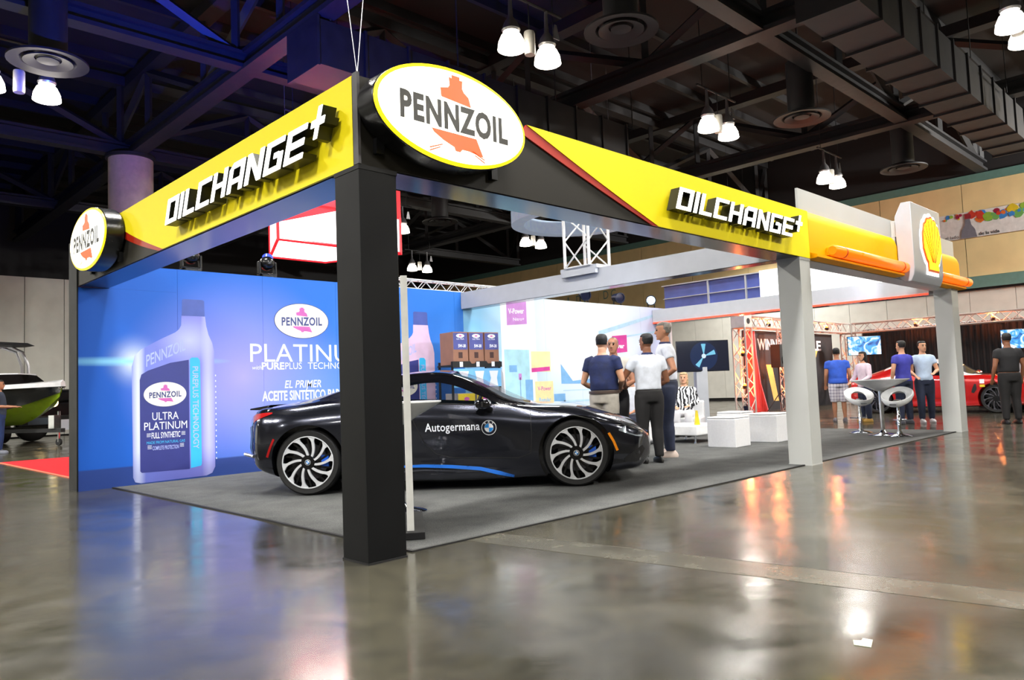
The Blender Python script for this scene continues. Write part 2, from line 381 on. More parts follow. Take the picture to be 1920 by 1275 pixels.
# block letters -------------------------------------------------------------
def glyph(ch, s=.165):
    """non overlapping quads, unit height; returns list of polygons and width"""
    q = lambda x0, y0, x1, y1: [(x0, y0), (x1, y0), (x1, y1), (x0, y1)]
    w_ = .82
    if ch == 'O': return [q(0, 0, w_, s), q(0, 1-s, w_, 1), q(0, s, s*1.15, 1-s), q(w_-s*1.15, s, w_, 1-s)], w_
    if ch == 'I': return [q(0, 0, s*1.15, 1)], s*1.15
    if ch == 'L': return [q(0, 0, .72, s), q(0, s, s*1.15, 1)], .72
    if ch == 'C': return [q(0, 0, w_, s), q(0, 1-s, w_, 1), q(0, s, s*1.15, 1-s)], w_
    if ch == 'H': return [q(0, 0, s*1.15, 1), q(w_-s*1.15, 0, w_, 1), q(s*1.15, .4, w_-s*1.15, .4+s)], w_
    if ch == 'A': return [q(0, 0, s*1.15, .8), [(0, .8), (s*1.15, .8), (s*1.15+.1, 1), (.2, 1)], q(w_-s*1.15, 0, w_, 1), [(s*1.15, .8), (w_-s*1.15, .8), (w_-s*1.15, 1), (s*1.15+.1, 1)], q(s*1.15, .28, w_-s*1.15, .28+s)], w_
    if ch == 'N': return [q(0, 0, s*1.15, 1), q(w_-s*1.15, 0, w_, 1), [(s*1.15, 1), (s*1.15, .68), (w_-s*1.15, 0), (w_-s*1.15, .32)]], w_
    if ch == 'G': return [q(0, 0, w_, s), q(0, 1-s, w_, 1), q(0, s, s*1.15, 1-s), q(w_-s*1.15, s, w_, .55), q(w_*.5, .42, w_-s*1.15, .55+.04)], w_
    if ch == 'E': return [q(0, 0, w_, s), q(0, 1-s, w_, 1), q(0, s, s*1.15, 1-s), q(s*1.15, .4, w_*.95, .6)], w_
    if ch == '+': return [q(.3, 0, .52, 1), q(0, .4, .3, .62), q(.52, .4, .82, .62)], .82
SIDE = M('letter_return_black', (22, 24, 20), .4)
def block_word(parent, T, a0, a1, b0, h, plus, shear=.42):
    ws = [glyph(c_)[1] for c_ in 'OILCHANGE']; gap = .15; tot = sum(ws)+gap*8
    kx = (a1-a0-shear*h)/tot; a = a0
    def one(ch, a, b0, kx, h):
        ps, w_ = glyph(ch)
        P = [[(a+x*kx+shear*y*h, b0+y*h) for x, y in q] for q in ps]
        body = MB(); face = MB()
        for q in P: body.prism(q, .035, .135, T); face.prism(q, .136, .142, T)
        o = body.build('letter', SIDE, parent); face.build('letter_face', LIT, o, label='glowing white letter front')
        st = MB(); cx = a+w_*kx*.5; st.box(cx-.008, cx+.008, b0+.03, b0+.045, .012, .04, T); st.build('standoff', ALU, o)
        return w_*kx
    for ch in 'OILCHANGE': a += one(ch, a, b0, kx, h)+gap*kx
    one('+', plus[0], plus[1], plus[2], plus[3])
def edge(n=8, a=None, b=None, bow=0):
    out = []
    for i in range(n+1):
        t = i/n; out.append((a[0]+(b[0]-a[0])*t, a[1]+(b[1]-a[1])*t-bow*math.sin(math.pi*t)))
    return out
# front header ---------------------------------------------------------------
hf = thing('canopy_header', 'long front header with dark corner, red stripe and yellow panel', 'header', (0, 0, 0))
MB().box(.0, 6.43, .016, .36, HB+.004, HT-.005).build('fascia_box', CHAR2, hf)
MB().box(.29, 6.14, .03, .35, HB-.003, HB+.003).build('soffit', SOFF, hf)
MB().box(-.004, .016, -.004, .05, HB+.002, HT+.01).build('corner_trim', M('trim_grey', (60, 58, 62), .4), hf)
TF = faceY(.016)
yb = edge(10, (3.24, HB), (1.53, HT), .012)
MB().prism([(6.425, HB), (6.425, HT)]+yb[::-1], 0, .02, TF).build('yellow_panel', YEL, hf)
rb = edge(10, (3.15, HB), (1.47, HT-.075), .012)
MB().prism(yb[::-1]+rb, 0, .014, TF).build('red_stripe', RED, hf)
block_word(hf, TF, 3.36, 5.80, 2.655, .215, (5.80, 2.735, .19, .2))
# left header ------------------------------------------------------------------
hl = thing('canopy_header', 'left side header with yellow panel running back to the blue wall', 'header', (0, 0, 0))
MB().box(.016, .36, .361, D-.01, HB+.004, HT-.005).build('fascia_box', CHAR2, hl)
MB().box(.016, .36, D-.01, D+.33, HB+.004, HT-.005).build('end_box', CHAR2, hl); MB().box(-.002, .014, D-.01, D+.33, 0, HT-.005).build('end_post', CHAR, hl)
MB().box(.03, .35, .37, D-.02, HB-.003, HB+.003).build('soffit', SOFF, hl)
TL = faceX(.016)
MB().prism([(-.361, HB), (-.361, HT-.004), (-.0, HT-.004), (0, HB)], -.0, .001, TL).build('corner_skin', CHAR2, hl)
yb = edge(10, (-3.38, HB), (-5.02, HT), .03)
MB().prism([(-.06, HB), (-.06, HT)]+yb[::-1], .001, .018, TL).build('yellow_panel', YEL, hl)
rb = edge(10, (-3.5, HB), (-5.06, HT-.085), .035)
MB().prism(yb[::-1]+rb, .001, .013, TL).build('red_stripe', RED, hl)
block_word(hl, TL, -2.97, -.40, 2.625, .215, (-.40, 2.705, .2, .2))
for k, (x, y) in enumerate(((.18, .27),)):
    c = thing('hanging_cable', ('thin steel suspension cable above the corner of the left header', 'thin steel suspension cable over the far end of the left header')[k], 'cable', (x, y, HT-.004), 0, 'steel cables')
    MB().bar((0, 0, 0), (0, 0, .13), .007).build('turnbuckle', ALU, c)
    for s in (-1, 1): MB().bar((0, 0, .13), (s*.62, -s*.6, 8.52), .003).build('wire', ALU, c)

# oval signs -------------------------------------------------------------------
RIMY = M('yellow_lit_rim', (255, 226, 20), .3, emit=1.4, noise=0)
OFACE = M('lit_oval_face', (255, 252, 236), .3, emit=2.6, noise=0)
OINK = M('translucent_black_print', (40, 38, 30), .4)
ORED = M('translucent_red_print', (214, 84, 30), .4, emit=.8, noise=.05)
def bell_top(s=1): return [(x*s, y*s) for x, y in ((-.13, .115), (.13, .095), (.11, .16), (.07, .185), (.055, .21), (.06, .265), (.035, .262), (.035, .285), (-.035, .285), (-.035, .262), (-.06, .265), (-.055, .21), (-.07, .19), (-.135, .175))]
def bell_low(s=1): return [(x*s, y*s) for x, y in ((-.22, -.115), (.17, -.115), (.23, -.235), (.1, -.215), (.04, -.215), (.02, -.235), (-.02, -.235), (-.03, -.21), (-.12, -.18), (-.2, -.14))]
def oval(label, T, rearmost):
    t = thing('oval_sign', label, 'sign', (0, 0, 0), 0, 'round backlit oval signs')
    MB().prism(ell(.66, .335, 56), .02, .2, T).build('housing', BLACK, t, smooth=35, bevel=.012)
    o = MB(); n = 56; e1, e2 = ell(.655, .33, n), ell(.63, .305, n)
    o.add([(a, b_, .212) for a, b_ in e1]+[(a, b_, .216) for a, b_ in e2]+[(a, b_, .2) for a, b_ in e1], [(i, (i+1) % n, n+(i+1) % n, n+i) for i in range(n)]+[(i, (i+1) % n, 2*n+(i+1) % n, 2*n+i) for i in range(n)], T); o.build('rim', RIMY, t)
    MB().prism(ell(.632, .307, 56), .2, .217, T).build('lit_face', OFACE, t)
    e = MB(); e.prism(bell_top(), .217, .219, T); e.prism(bell_low(), .217, .219, T); e.build('bell_emblem', ORED, t, label='orange red bell emblem')
    for s in (-1, 1):
        e = MB()
        for k in range(2): e.prism([(s*(.13+.02*k), -.205-.022*k), (s*.24, -.245-.02*k), (s*.24, -.255-.02*k), (s*(.13+.02*k), -.213-.022*k)], .217, .219, T)
        e.build('bell_rim_line', ORED, t)
    text('PENNZOIL', lambda a, b_, c_=0: T(a, b_-.09, .222+c_), .17, .94, bold=.045, space=1.12, center=True).build('lettering', OINK, t)
    text('OIL', lambda a, b_, c_=0: T(a, b_-.275, .222), .03, .05, center=True).build('small_lettering', ORED, t)
    for a in (-.5, .5):
        MB().box(a-.03, a+.03, -.3, -.2, .0, .04, T).build('bracket', BLACK, t)
oval('big glowing oval sign on the front header beside the black corner pillar', lambda a, b_, c_=0: (.65+a, .016-c_, 2.875+b_), 0)
oval('glowing oval sign at the far left end of the left header', lambda a, b_, c_=0: (.016-c_, 5.1-a, 2.85+b_), 1)

# back wall with printed panels --------------------------------------------------
m, N, L, b = nodes_of('blue_mural_print')
geo = N.new('ShaderNodeNewGeometry'); sp = N.new('ShaderNodeSeparateXYZ'); L.new(geo.outputs['Position'], sp.inputs[0])
def mth(op, a, b_=None, c_=None):
    n = N.new('ShaderNodeMath'); n.operation = op
    for i, v in enumerate((a, b_, c_)):
        if v is None: continue
        if isinstance(v, (int, float)): n.inputs[i].default_value = v
        else: L.new(v, n.inputs[i])
    return n.outputs[0]
def mixc(fac, a, b_, mode='MIX'):
    n = N.new('ShaderNodeMix'); n.data_type = 'RGBA'; n.blend_type = mode
    for i, v in ((0, fac), (6, a), (7, b_)):
        if isinstance(v, (int, float)): n.inputs[i].default_value = v
        elif isinstance(v, tuple): n.inputs[i].default_value = v
        else: L.new(v, n.inputs[i])
    return n.outputs[2]
X, Z = sp.outputs[0], sp.outputs[2]
def blob(cx, cz, rx, rz, pw=1.5):
    d = mth('ADD', mth('POWER', mth('ABSOLUTE', mth('DIVIDE', mth('SUBTRACT', X, cx), rx)), 2), mth('POWER', mth('ABSOLUTE', mth('DIVIDE', mth('SUBTRACT', Z, cz), rz)), 2))
    return mth('POWER', mth('MAXIMUM', mth('SUBTRACT', 1, mth('SQRT', d)), 0), pw)
col = mixc(mth('DIVIDE', X, 6.0), S((24, 92, 196)), S((52, 128, 226)))
col = mixc(mth('MULTIPLY', blob(2.1, 1.35, 1.7, 1.5, 1.2), .95), col, S((176, 168, 250)))
col = mixc(mth('MULTIPLY', blob(3.4, .7, 1.6, 1.3, 1.2), .6), col, S((150, 190, 255)))
col = mixc(mth('MULTIPLY', blob(4.3, 1.7, 1.0, 1.5, 1.2), .5), col, S((110, 160, 250)))
gr = mth('SMOOTHSTEP', 0, 1, 0) if False else None
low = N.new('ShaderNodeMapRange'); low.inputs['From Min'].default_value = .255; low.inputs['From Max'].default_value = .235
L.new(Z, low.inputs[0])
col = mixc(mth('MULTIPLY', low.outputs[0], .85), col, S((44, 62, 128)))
col = mixc(blob(.65, 1.57, .42, .42, 2.2), col, S((235, 246, 255)))
col = mixc(mth('MULTIPLY', blob(.65, 1.57, 1.3, .07, 1.0), 1.0), col, S((150, 226, 255)))
L.new(col, b.inputs['Base Color']); b.inputs['Roughness'].default_value = .5; b.inputs['Specular IOR Level'].default_value = .3
BLUEM = m
m, N, L, b = nodes_of('station_mural_print')
geo = N.new('ShaderNodeNewGeometry'); sp = N.new('ShaderNodeSeparateXYZ'); L.new(geo.outputs['Position'], sp.inputs[0]); X, Z = sp.outputs[0], sp.outputs[2]
wv = N.new('ShaderNodeTexWave'); wv.inputs['Scale'].default_value = .7; wv.inputs['Distortion'].default_value = 5; wv.bands_direction = 'Z'; L.new(geo.outputs['Position'], wv.inputs['Vector'])
col = mixc(mth('DIVIDE', mth('SUBTRACT', X, 6.2), 6.4), S((128, 192, 232)), S((188, 186, 228)))
col = mixc(mth('MULTIPLY', wv.outputs['Fac'], .18), col, S((176, 216, 244)))
col = mixc(blob(9.6, 2.2, 3.0, 2.6, .8), col, S((238, 246, 252)))  # pale hot spot of the spotlights, painted into the print colour
L.new(col, b.inputs['Base Color']); b.inputs['Roughness'].default_value = .5; b.inputs['Specular IOR Level'].default_value = .3
STATM = m
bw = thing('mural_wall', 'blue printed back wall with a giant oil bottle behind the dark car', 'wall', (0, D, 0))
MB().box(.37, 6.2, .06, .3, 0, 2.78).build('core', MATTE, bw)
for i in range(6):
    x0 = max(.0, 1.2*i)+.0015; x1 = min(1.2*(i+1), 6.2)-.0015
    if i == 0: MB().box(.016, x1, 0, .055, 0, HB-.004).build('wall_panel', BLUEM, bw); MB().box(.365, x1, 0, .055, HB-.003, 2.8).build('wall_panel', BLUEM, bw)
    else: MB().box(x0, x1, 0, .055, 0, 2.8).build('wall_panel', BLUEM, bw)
sw = thing('mural_wall', 'bright filling station mural wall behind the group of men', 'wall', (0, D, 0))
MB().box(6.2, 12.6, .06, .3, 0, 2.78).build('core', MATTE, sw)
for i in range(6):
    x0 = 6.2+6.4/6*i; MB().box(x0+.0015, x0+6.4/6-.0015, 0, .055, 0, 2.8).build('wall_panel', STATM, sw)
MB().box(12.6, 12.62, 0, .3, 0, 2.8).build('end_panel', WHITE, sw)
# prints are flat sheets on the panels; coordinates in metres along the wall
def W(par_y=0, off=.0015): return lambda a, b_, c_=0: (a, par_y-off-c_, b_)
m, N, L, b = nodes_of('bottle_print')
geo = N.new('ShaderNodeNewGeometry'); sp = N.new('ShaderNodeSeparateXYZ'); L.new(geo.outputs['Position'], sp.inputs[0]); X, Z = sp.outputs[0], sp.outputs[2]
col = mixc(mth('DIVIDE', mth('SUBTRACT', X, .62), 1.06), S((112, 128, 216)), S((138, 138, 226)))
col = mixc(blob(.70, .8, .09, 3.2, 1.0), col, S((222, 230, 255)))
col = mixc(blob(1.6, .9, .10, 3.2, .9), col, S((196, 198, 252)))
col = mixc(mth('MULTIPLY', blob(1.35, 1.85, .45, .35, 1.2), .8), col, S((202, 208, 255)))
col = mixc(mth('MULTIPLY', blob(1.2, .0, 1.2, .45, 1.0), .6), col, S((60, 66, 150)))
L.new(col, b.inputs['Base Color']); b.inputs['Roughness'].default_value = .5
BOTP = m
P_NAVY = M('print_navy', (48, 54, 128), .5, noise=.03); P_CAP = M('print_cap_blue', (74, 94, 176), .5, noise=.06); P_CYAN = M('print_cyan', (52, 186, 242), .5, noise=.03)
P_WHITE = M('print_white', (240, 244, 255), .5, noise=.01); P_CREAM = M('print_cream', (250, 244, 226), .5, noise=.02); P_INK = M('print_ink_blue', (66, 76, 132), .5); P_PINK = M('print_magenta', (206, 98, 178), .5); P_LILAC = M('print_lilac', (176, 188, 250), .5); P_LBLUE = M('print_light_blue', (120, 190, 240), .5)
def oval_print(parent, cx, cz, a, b_, off):
    MB().prism(ell(a, b_, 48, cx, cz), 0, .001, W(0, off)).build('badge_border', P_INK, parent)
    MB().prism(ell(a*.975, b_*.965, 48, cx, cz), 0, .001, W(0, off+.0012)).build('badge', P_CREAM, parent)
    k = a/.63
    e = MB(); e.prism([(cx+x*k, cz+y*k) for x, y in bell_top()], 0, .001, W(0, off+.0024)); e.prism([(cx+x*k, cz+y*k) for x, y in bell_low()], 0, .001, W(0, off+.0024)); e.build('bell_emblem', P_PINK, parent)
    text('PENNZOIL', lambda x, y, c_=0: W(0, off+.0036)(cx+x, cz-.09*k+y+.03*x), .165*k, .95*k*.98, bold=.035, space=1.1, center=True).build('lettering', P_INK, parent)
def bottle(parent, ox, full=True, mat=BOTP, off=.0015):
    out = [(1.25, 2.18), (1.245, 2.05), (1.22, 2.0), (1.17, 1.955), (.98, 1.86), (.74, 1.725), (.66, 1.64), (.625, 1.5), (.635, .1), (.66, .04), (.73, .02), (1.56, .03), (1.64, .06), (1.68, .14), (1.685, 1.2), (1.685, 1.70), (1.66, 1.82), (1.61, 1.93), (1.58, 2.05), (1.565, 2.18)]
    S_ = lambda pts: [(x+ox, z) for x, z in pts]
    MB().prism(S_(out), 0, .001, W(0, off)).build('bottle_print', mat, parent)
    MB().prism(S_([(1.255, 2.18), (1.56, 2.18), (1.555, 2.39), (1.53, 2.405), (1.28, 2.405), (1.26, 2.39)]), 0, .0015, W(0, off)).build('cap_print', P_CAP, parent)
    lab = [(.72, .17), (.74, .15), (1.34, .14), (1.34, 1.59), (1.1, 1.55), (.82, 1.45), (.74, 1.40), (.72, 1.33)]
    MB().prism(S_(lab), 0, .001, W(0, off+.0014)).build('label_print', P_NAVY, parent)
    cy = [(1.355, .15), (1.49, .17), (1.50, .2), (1.49, 1.58), (1.46, 1.62), (1.38, 1.62), (1.355, 1.6)]
    MB().prism(S_(cy), 0, .001, W(0, off+.0014)).build('stripe_print', P_CYAN, parent)
    w2 = W(0, off+.0028)
    text('PUREPLUS TECHNOLOGY', lambda a, b_, c_=0: w2(ox+1.39+b_, 1.5-a), .075, 1.1, bold=.01).build('lettering', P_LILAC, parent)
    text('PENNZOIL', lambda a, b_, c_=0: w2(ox+.80+a, 1.50+b_+.45*a), .15, .5, bold=.01).build('embossed_lettering', P_LILAC, parent)
    if full:
        oval_print(parent, ox+1.035, 1.14, .275, .165, off+.003)
        ln = lambda s, a0, a1, z, h, mt, bd=0.: text(s, lambda a, b_, c_=0: w2(ox+a0+a, z+b_), h, a1-a0, bold=bd).build('lettering', mt, parent)
        ln('ULTRA', .87, 1.2, .81, .10, P_WHITE); ln('PLATINUM', .77, 1.31, .685, .10, P_WHITE); ln('FULL SYNTHETIC', .86, 1.22, .575, .075, P_WHITE, .01); ln('MADE FROM NATURAL GAS', .80, 1.28, .505, .035, P_CYAN); ln('COMPLETE PROTECTION', .87, 1.2, .425, .05, P_LILAC, .01)
        for s0, z in ((.80, .60), (1.235, .60), (.81, .445), (1.215, .445)):
            e = MB()
            for k in range(3): e.box(ox+s0, ox+s0+.05, z+k*.018, z+k*.018+.006, 0, .001, w2)
            e.build('speed_lines', P_WHITE, parent)
    e = MB()
    for k in range(16): e.prism(ell(.007, .013, 8, ox+1.70, .25+k*.075), 0, .001, W(0, off))
    e.build('water_drop_print', P_WHITE, parent)
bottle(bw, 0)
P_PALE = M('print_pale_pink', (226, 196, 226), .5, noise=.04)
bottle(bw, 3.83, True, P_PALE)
oval_print(bw, 3.02, 2.17, .45, .265, .0015)
w1 = W(0, .0015)
def ln(s, a0, a1, z, h, bd=0., sh=0.): text(s, lambda a, b_, c_=0: w1(a0+a, z+b_), h, a1-a0, bold=bd, shear=sh).build('lettering', P_WHITE, bw)
ln('PLATINUM', 2.2, 4.12, 1.56, .265); ln('with', 2.22, 2.36, 1.45, .06, 0, .25); ln('PURE', 2.37, 2.72, 1.45, .10, .03); ln('PLUS', 2.735, 3.0, 1.45, .10); ln('TECHNOLOGY', 3.10, 4.1, 1.45, .10)
ln('EL PRIMER', 2.72, 3.32, 1.175, .11, .012, .2); ln('ACEITE SINTÉTICO PARA MOTORES', 2.37, 4.3, 1.0, .135, .03)
# filling station print
w1 = W(0, .0015); w2 = W(0, .003); w3 = W(0, .0045)
P_A = M('print_ice_blue', (178, 212, 236), .5); P_B = M('print_sky_blue', (118, 172, 222), .5); P_C = M('print_pale_cyan', (170, 216, 230), .5); P_Y = M('print_pale_yellow', (244, 222, 166), .5); P_M = M('print_pink', (206, 60, 150), .5); P_P = M('print_lilac_pale', (190, 130, 204), .5); P_G = M('print_grey_blue', (120, 160, 210), .5)  # sky blue ink serves the pump window, skyline and plain blocks
def rp_(x0, x1, z0, z1, mt, w_=w1, nm='print_shape', sk=0): MB().prism([(x0, z0), (x1, z0+sk), (x1, z1+sk), (x0, z1)], 0, .001, w_).build(nm, mt, sw)
rp_(6.25, 7.05, 1.0, 1.95, P_A); rp_(6.25, 7.1, .8, 1.45, P_B, w2)
rp_(7.12, 8.05, .5, 2.75, P_WHITE, w1, 'pylon_print'); rp_(7.28, 7.82, 2.24, 2.74, P_P, w2, 'sign_print', .04)
text('V-Power', lambda a, b_, c_=0: w3(7.33+a, 2.46+b_+.06*a), .1, .42, bold=.02).build('lettering', P_WHITE, sw)
text('Nitro+', lambda a, b_, c_=0: w3(7.45+a, 2.33+b_+.06*a), .06, .3).build('lettering', P_WHITE, sw)
rp_(7.18, 7.85, .4, 1.78, P_C, w2, 'pump_print'); rp_(7.3, 7.5, 1.35, 1.48, P_B, w3); rp_(7.54, 7.62, 1.2, 1.32, P_P, w3); rp_(7.57, 7.59, .5, 1.25, P_G, w3, 'hose_print')
rp_(7.9, 8.45, 1.35, 1.75, P_Y, w2); rp_(7.9, 8.42, 1.34, 1.42, P_M, w3, sk=.03); rp_(7.72, 7.92, .6, 1.2, P_B, w3)
rp_(7.98, 8.5, .5, 1.16, P_Y, w3, 'board_print')
w4 = W(0, .006)
text('V-Power', lambda a, b_, c_=0: w4(8.05+a, .98+b_), .08, .38, bold=.015).build('lettering', P_PINK, sw)
text('Regular', lambda a, b_, c_=0: w4(8.08+a, .76+b_), .08, .34, bold=.015).build('lettering', P_LBLUE, sw)
rp_(8.52, 8.85, .4, .9, P_B, w2); MB().prism([(8.75, 1.1), (8.75, 1.5), (9.1, 1.15), (9.9, 1.2), (9.9, 1.08)], 0, .001, w2).build('skyline_print', P_B, sw)
rp_(8.8, 10.2, .72, .76, P_A, w2); rp_(8.8, 10.2, .95, .97, P_A, w2)
rp_(10.45, 10.98, 1.72, 2.1, P_M, w3, 'sign_print', .04); text('ver', lambda a, b_, c_=0: w4(10.62+a, 1.84+b_), .1, .26, bold=.03).build('lettering', P_WHITE, sw)
MB().prism([(10.0, 2.2), (12.4, 2.72), (12.4, 2.66), (10.0, 2.1)], 0, .001, w2).build('canopy_edge_print', P_A, sw)
MB().prism([(9.9, 2.0), (12.5, 2.3), (12.5, 2.26), (9.9, 1.97)], 0, .001, w2).build('canopy_edge_print', P_A, sw)
text('6', lambda a, b_, c_=0: w2(6.95+a, 1.98+b_), .14, .1).build('lettering', P_A, sw)
# beams of the second bay
def beam(label, x0, x1, z0, z1, strip):
    t = thing('cross_beam', label, 'beam', (0, 0, 0), 0, 'white cross beams')
    MB().box(x0, x1, .362, D-.012, z0, z1).build('box', WHITE, t)
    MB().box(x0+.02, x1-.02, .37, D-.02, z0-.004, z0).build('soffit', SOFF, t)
    if strip: MB().box(x0-.012, x0, .37, D-.02, z0-.002, z0+.03).build('red_light_strip', M('red_led_strip', (255, 64, 40), .4, emit=2.0), t)
beam('white cross beam from the middle grey pillar back to the blue wall', 6.15, 6.42, 2.494, 2.79, False)
beam('white cross beam with a red light strip at the far bay', 12.0, 12.3, 2.42, 2.74, True)
pl = thing('beam_plinth', 'small white plinth box on the cross beam under the upright truss', 'box', (6.3, 3.42, 2.791))
MB().box(-.22, .2, -.36, .36, 0, .055).build('plate', WHITE, pl); MB().box(-.23, -.17, -.34, .34, -.075, .0).build('lip', WHITE, pl)
# shell bay of the front -------------------------------------------------------
cb = thing('canopy_header', 'glossy orange yellow fascia of the far front bay', 'header', (0, 0, 0))
prof = [(.36, HB), (-.06, HB), (-.09, HB+.012), (-.09, HB+.045), (0, HB+.075), (0, HB+.47), (.03, HB+.56), (.07, HB+.61), (.36, HB+.61)]
def yseg(x0, x1):
    MB().prism(prof, x0, x1, lambda a, b_, c_: (c_, a, b_)).build('yellow_fascia', YEL2, cb, smooth=25)
yseg(6.44, 9.46); yseg(10.76, 12.55)
MB().box(9.46, 10.76, .02, .36, HB, HB+.61).build('fascia_core', WHITE, cb)
MB().box(6.44, 12.5, .06, .34, HB-.01, HB-.001).build('soffit', GREY, cb)
MB().box(6.38, 12.6, .085, .115, HB+.612, 3.38).build('white_backboard', GREY, cb)
TUBE = M('orange_tube_light', (255, 112, 6), .3, emit=.9, noise=.02)
for x0, x1 in ((6.86, 9.55), (10.7, 12.7)):
    t = thing('tube_light', 'long glowing orange tube light left of the shell sign' if x0 < 8 else 'short glowing orange tube light right of the shell sign', 'light', (x0, -.1, 2.62), 0, 'orange tube lights')
    l_ = x1-x0
    MB().tube([(0, 0, 0), (.04, 0, 0), (l_-.04, 0, 0), (l_, 0, 0)], [.055, .075, .075, .055], 14).build('tube', TUBE, t, smooth=50)
    for q in (.3, l_-.3): MB().tube([(q-.015, 0, 0), (q+.015, 0, 0)], .078, 14).build('ring', M('orange_ring', (230, 60, 10), .4), t, smooth=50)
    MB().box(.05, l_-.05, .05, .098, -.05, .05).build('bracket', YEL2, t)
sg = thing('shell_sign', 'white upright sign board with glowing yellow shell emblem', 'sign', (0, 0, 0))
MB().prism([(-.02, 2.47), (-.09, 2.40), (-.18, 2.41), (-.22, 2.5), (-.235, 2.6), (-.235, 3.6), (-.10, 3.6), (.0, 3.4)], 9.44, 10.78, lambda a, b_, c_: (c_, a, b_)).build('board', WHITE, sg, smooth=30, bevel=.008)
MB().box(9.5, 10.72, -.02, .08, 3.11, 3.36).build('back_brace', GREY, sg)
SHY = M('lit_shell_yellow', (255, 222, 0), .5, emit=.85, noise=.0); SHO = M('shell_orange_line', (226, 84, 6), .5, emit=.1)
def shell(k):
    p = []
    for i in range(29):
        t = math.pi*(i/28); p.append((k*.36*math.cos(t), .02+k*(.36*math.sin(t)+.035*abs(math.sin(7*t/1.0)))))
    return p+[(-k*.36, -.1*k), (-k*.26, -.26*k), (-k*.2, -.3*k), (-k*.2, -.42*k), (k*.2, -.42*k), (k*.2, -.3*k), (k*.26, -.26*k), (k*.36, -.1*k)]
TS = lambda a, b_, c_=0: (10.24+a*1.18, -.235-c_, 3.03+b_*1.05)
MB().prism([(a*1.14, b_*1.12) for a, b_ in shell(1.0)], 0, .012, TS).build('halo_face', M('lit_halo', (255, 252, 244), .3, emit=1.5, noise=0), sg)
MB().prism(shell(1.0), .012, .03, TS).build('shell_border', SHO, sg)
MB().prism(shell(.93), .03, .036, TS).build('shell_face', SHY, sg)
for i in range(7):
    t = math.pi*(i+1)/8; MB().tube([(.06*math.cos(t), -.28, .037), (.34*math.cos(t), .04+.31*math.sin(t), .037)], .0045, 4, T=TS).build('shell_rib', SHO, sg)
# upright and lying trusses
def truss_geo(L_, w_, r=.024, bays=None, vertical=True):
    mb = MB(); n = bays or max(1, round(L_/w_)); h = w_/2; P = [(-h, -h), (h, -h), (h, h), (-h, h)]
    V = (lambda a, b_, z: (a, b_, z)) if vertical else (lambda a, b_, z: (z, a, b_))
    for a, b_ in P: mb.tube([V(a, b_, 0), V(a, b_, L_)], r, 6)
    for k in range(4):
        a, b_ = P[k], P[(k+1) % 4]
        for i in range(n):
            z0, z1 = L_*i/n, L_*(i+1)/n
            s, e = (a, b_) if i % 2 == 0 else (b_, a)
            mb.tube([V(*s, z0), V(*e, z1)], r*.55, 4)
        for i in (0, n): mb.tube([V(*a, L_*i/n), V(*b_, L_*i/n)], r*.55, 4)
    return mb
def add_truss(label, L_, w_, loc, vertical=True, rz=0, r=.024, group='aluminium lattice trusses', mat=None):
    t = thing('lattice_truss', label, 'truss', loc, rz, group)
    n = max(1, round(L_/w_)); h = w_/2; P = [(-h, -h), (h, -h), (h, h), (-h, h)]; mat = mat or ALU
    V = (lambda a, b_, z: (a, b_, z)) if vertical else (lambda a, b_, z: (z, a, b_))
    for a, b_ in P: MB().tube([V(a, b_, 0), V(a, b_, L_)], r, 8).build('chord', mat, t, smooth=True)
    for k in range(4):
        a, b_ = P[k], P[(k+1) % 4]
        for i in range(n):
            z0, z1 = L_*i/n, L_*(i+1)/n; s, e = (a, b_) if i % 2 == 0 else (b_, a)
            MB().tube([V(*s, z0), V(*e, z1)], r*.55, 5).build('lacing', mat, t)
        for i in (0, n): MB().tube([V(*a, L_*i/n), V(*b_, L_*i/n)], r*.55, 5).build('end_brace', mat, t)
    return t
WALU = M('white_coated_truss', (225, 226, 228), .4, .2)
add_truss('white upright lattice truss standing on the cross beam', 1.25, .48, (6.3, 3.42, 2.847), mat=WALU)
add_truss('thin white lattice truss lying along the top of the blue wall', 2.6, .16, (4.8, 6.48, 2.90), False, r=.014, mat=WALU)
# par cans on the walls
PARB = M('par_can_blue_black', (26, 34, 60), .3, .3)
def parcan(label, loc, aim, col, power, cone=60, glow=True, rad=.1, size=1., group='par can spotlights'):
    t = thing('spotlight', label, 'spotlight', loc, 0, group)
    d = (Vector(aim)-Vector(loc)-Vector((0, 0, .2*size))).normalized(); q = d.to_track_quat('Z', 'Y').to_matrix()
    TT = lambda x, y, z: tuple(q @ Vector((x*size, y*size, z*size))+Vector((0, 0, .2*size)))
    MB().lathe([(.05, -.13), (.09, -.1), (.1, 0), (.12, .1), (.12, .14), (.1, .14), (.1, .1)], 20, TT).build('can', PARB, t, smooth=35)
    g = M('lens_%d_%d_%d' % tuple(int(255*c_) for c_ in col), tuple(int(255*c_) for c_ in col), .2, emit=3 if glow else .3)
    MB().lathe([(.001, .105), (.098, .105), (.098, .115), (.001, .118)], 20, TT).build('lens', g, t)
    y = MB(); y.bar((-.13*size, 0, 0), (-.13*size, 0, .2*size), .012); y.bar((.13*size, 0, 0), (.13*size, 0, .2*size), .012); y.bar((-.13*size, 0, 0), (.13*size, 0, 0), .012); y.build('yoke', BLACK, t)
    MB().lathe([(.05, -.0), (.05, .03)], 12).build('clamp', BLACK, t)
    if power:
        p = Vector(loc)+Vector((0, 0, .2*size))+d*.16*size
        light('SPOT', p, power, col, Vector(loc)+d*10+Vector((0, 0, .2*size)), cone, .7, .06)
    return t
parcan('black par can on the mural wall top, left of three', (9.75, 6.42, 2.785), (8.6, 4.5, 2.5), (.08, .1, .2), 0, glow=False)
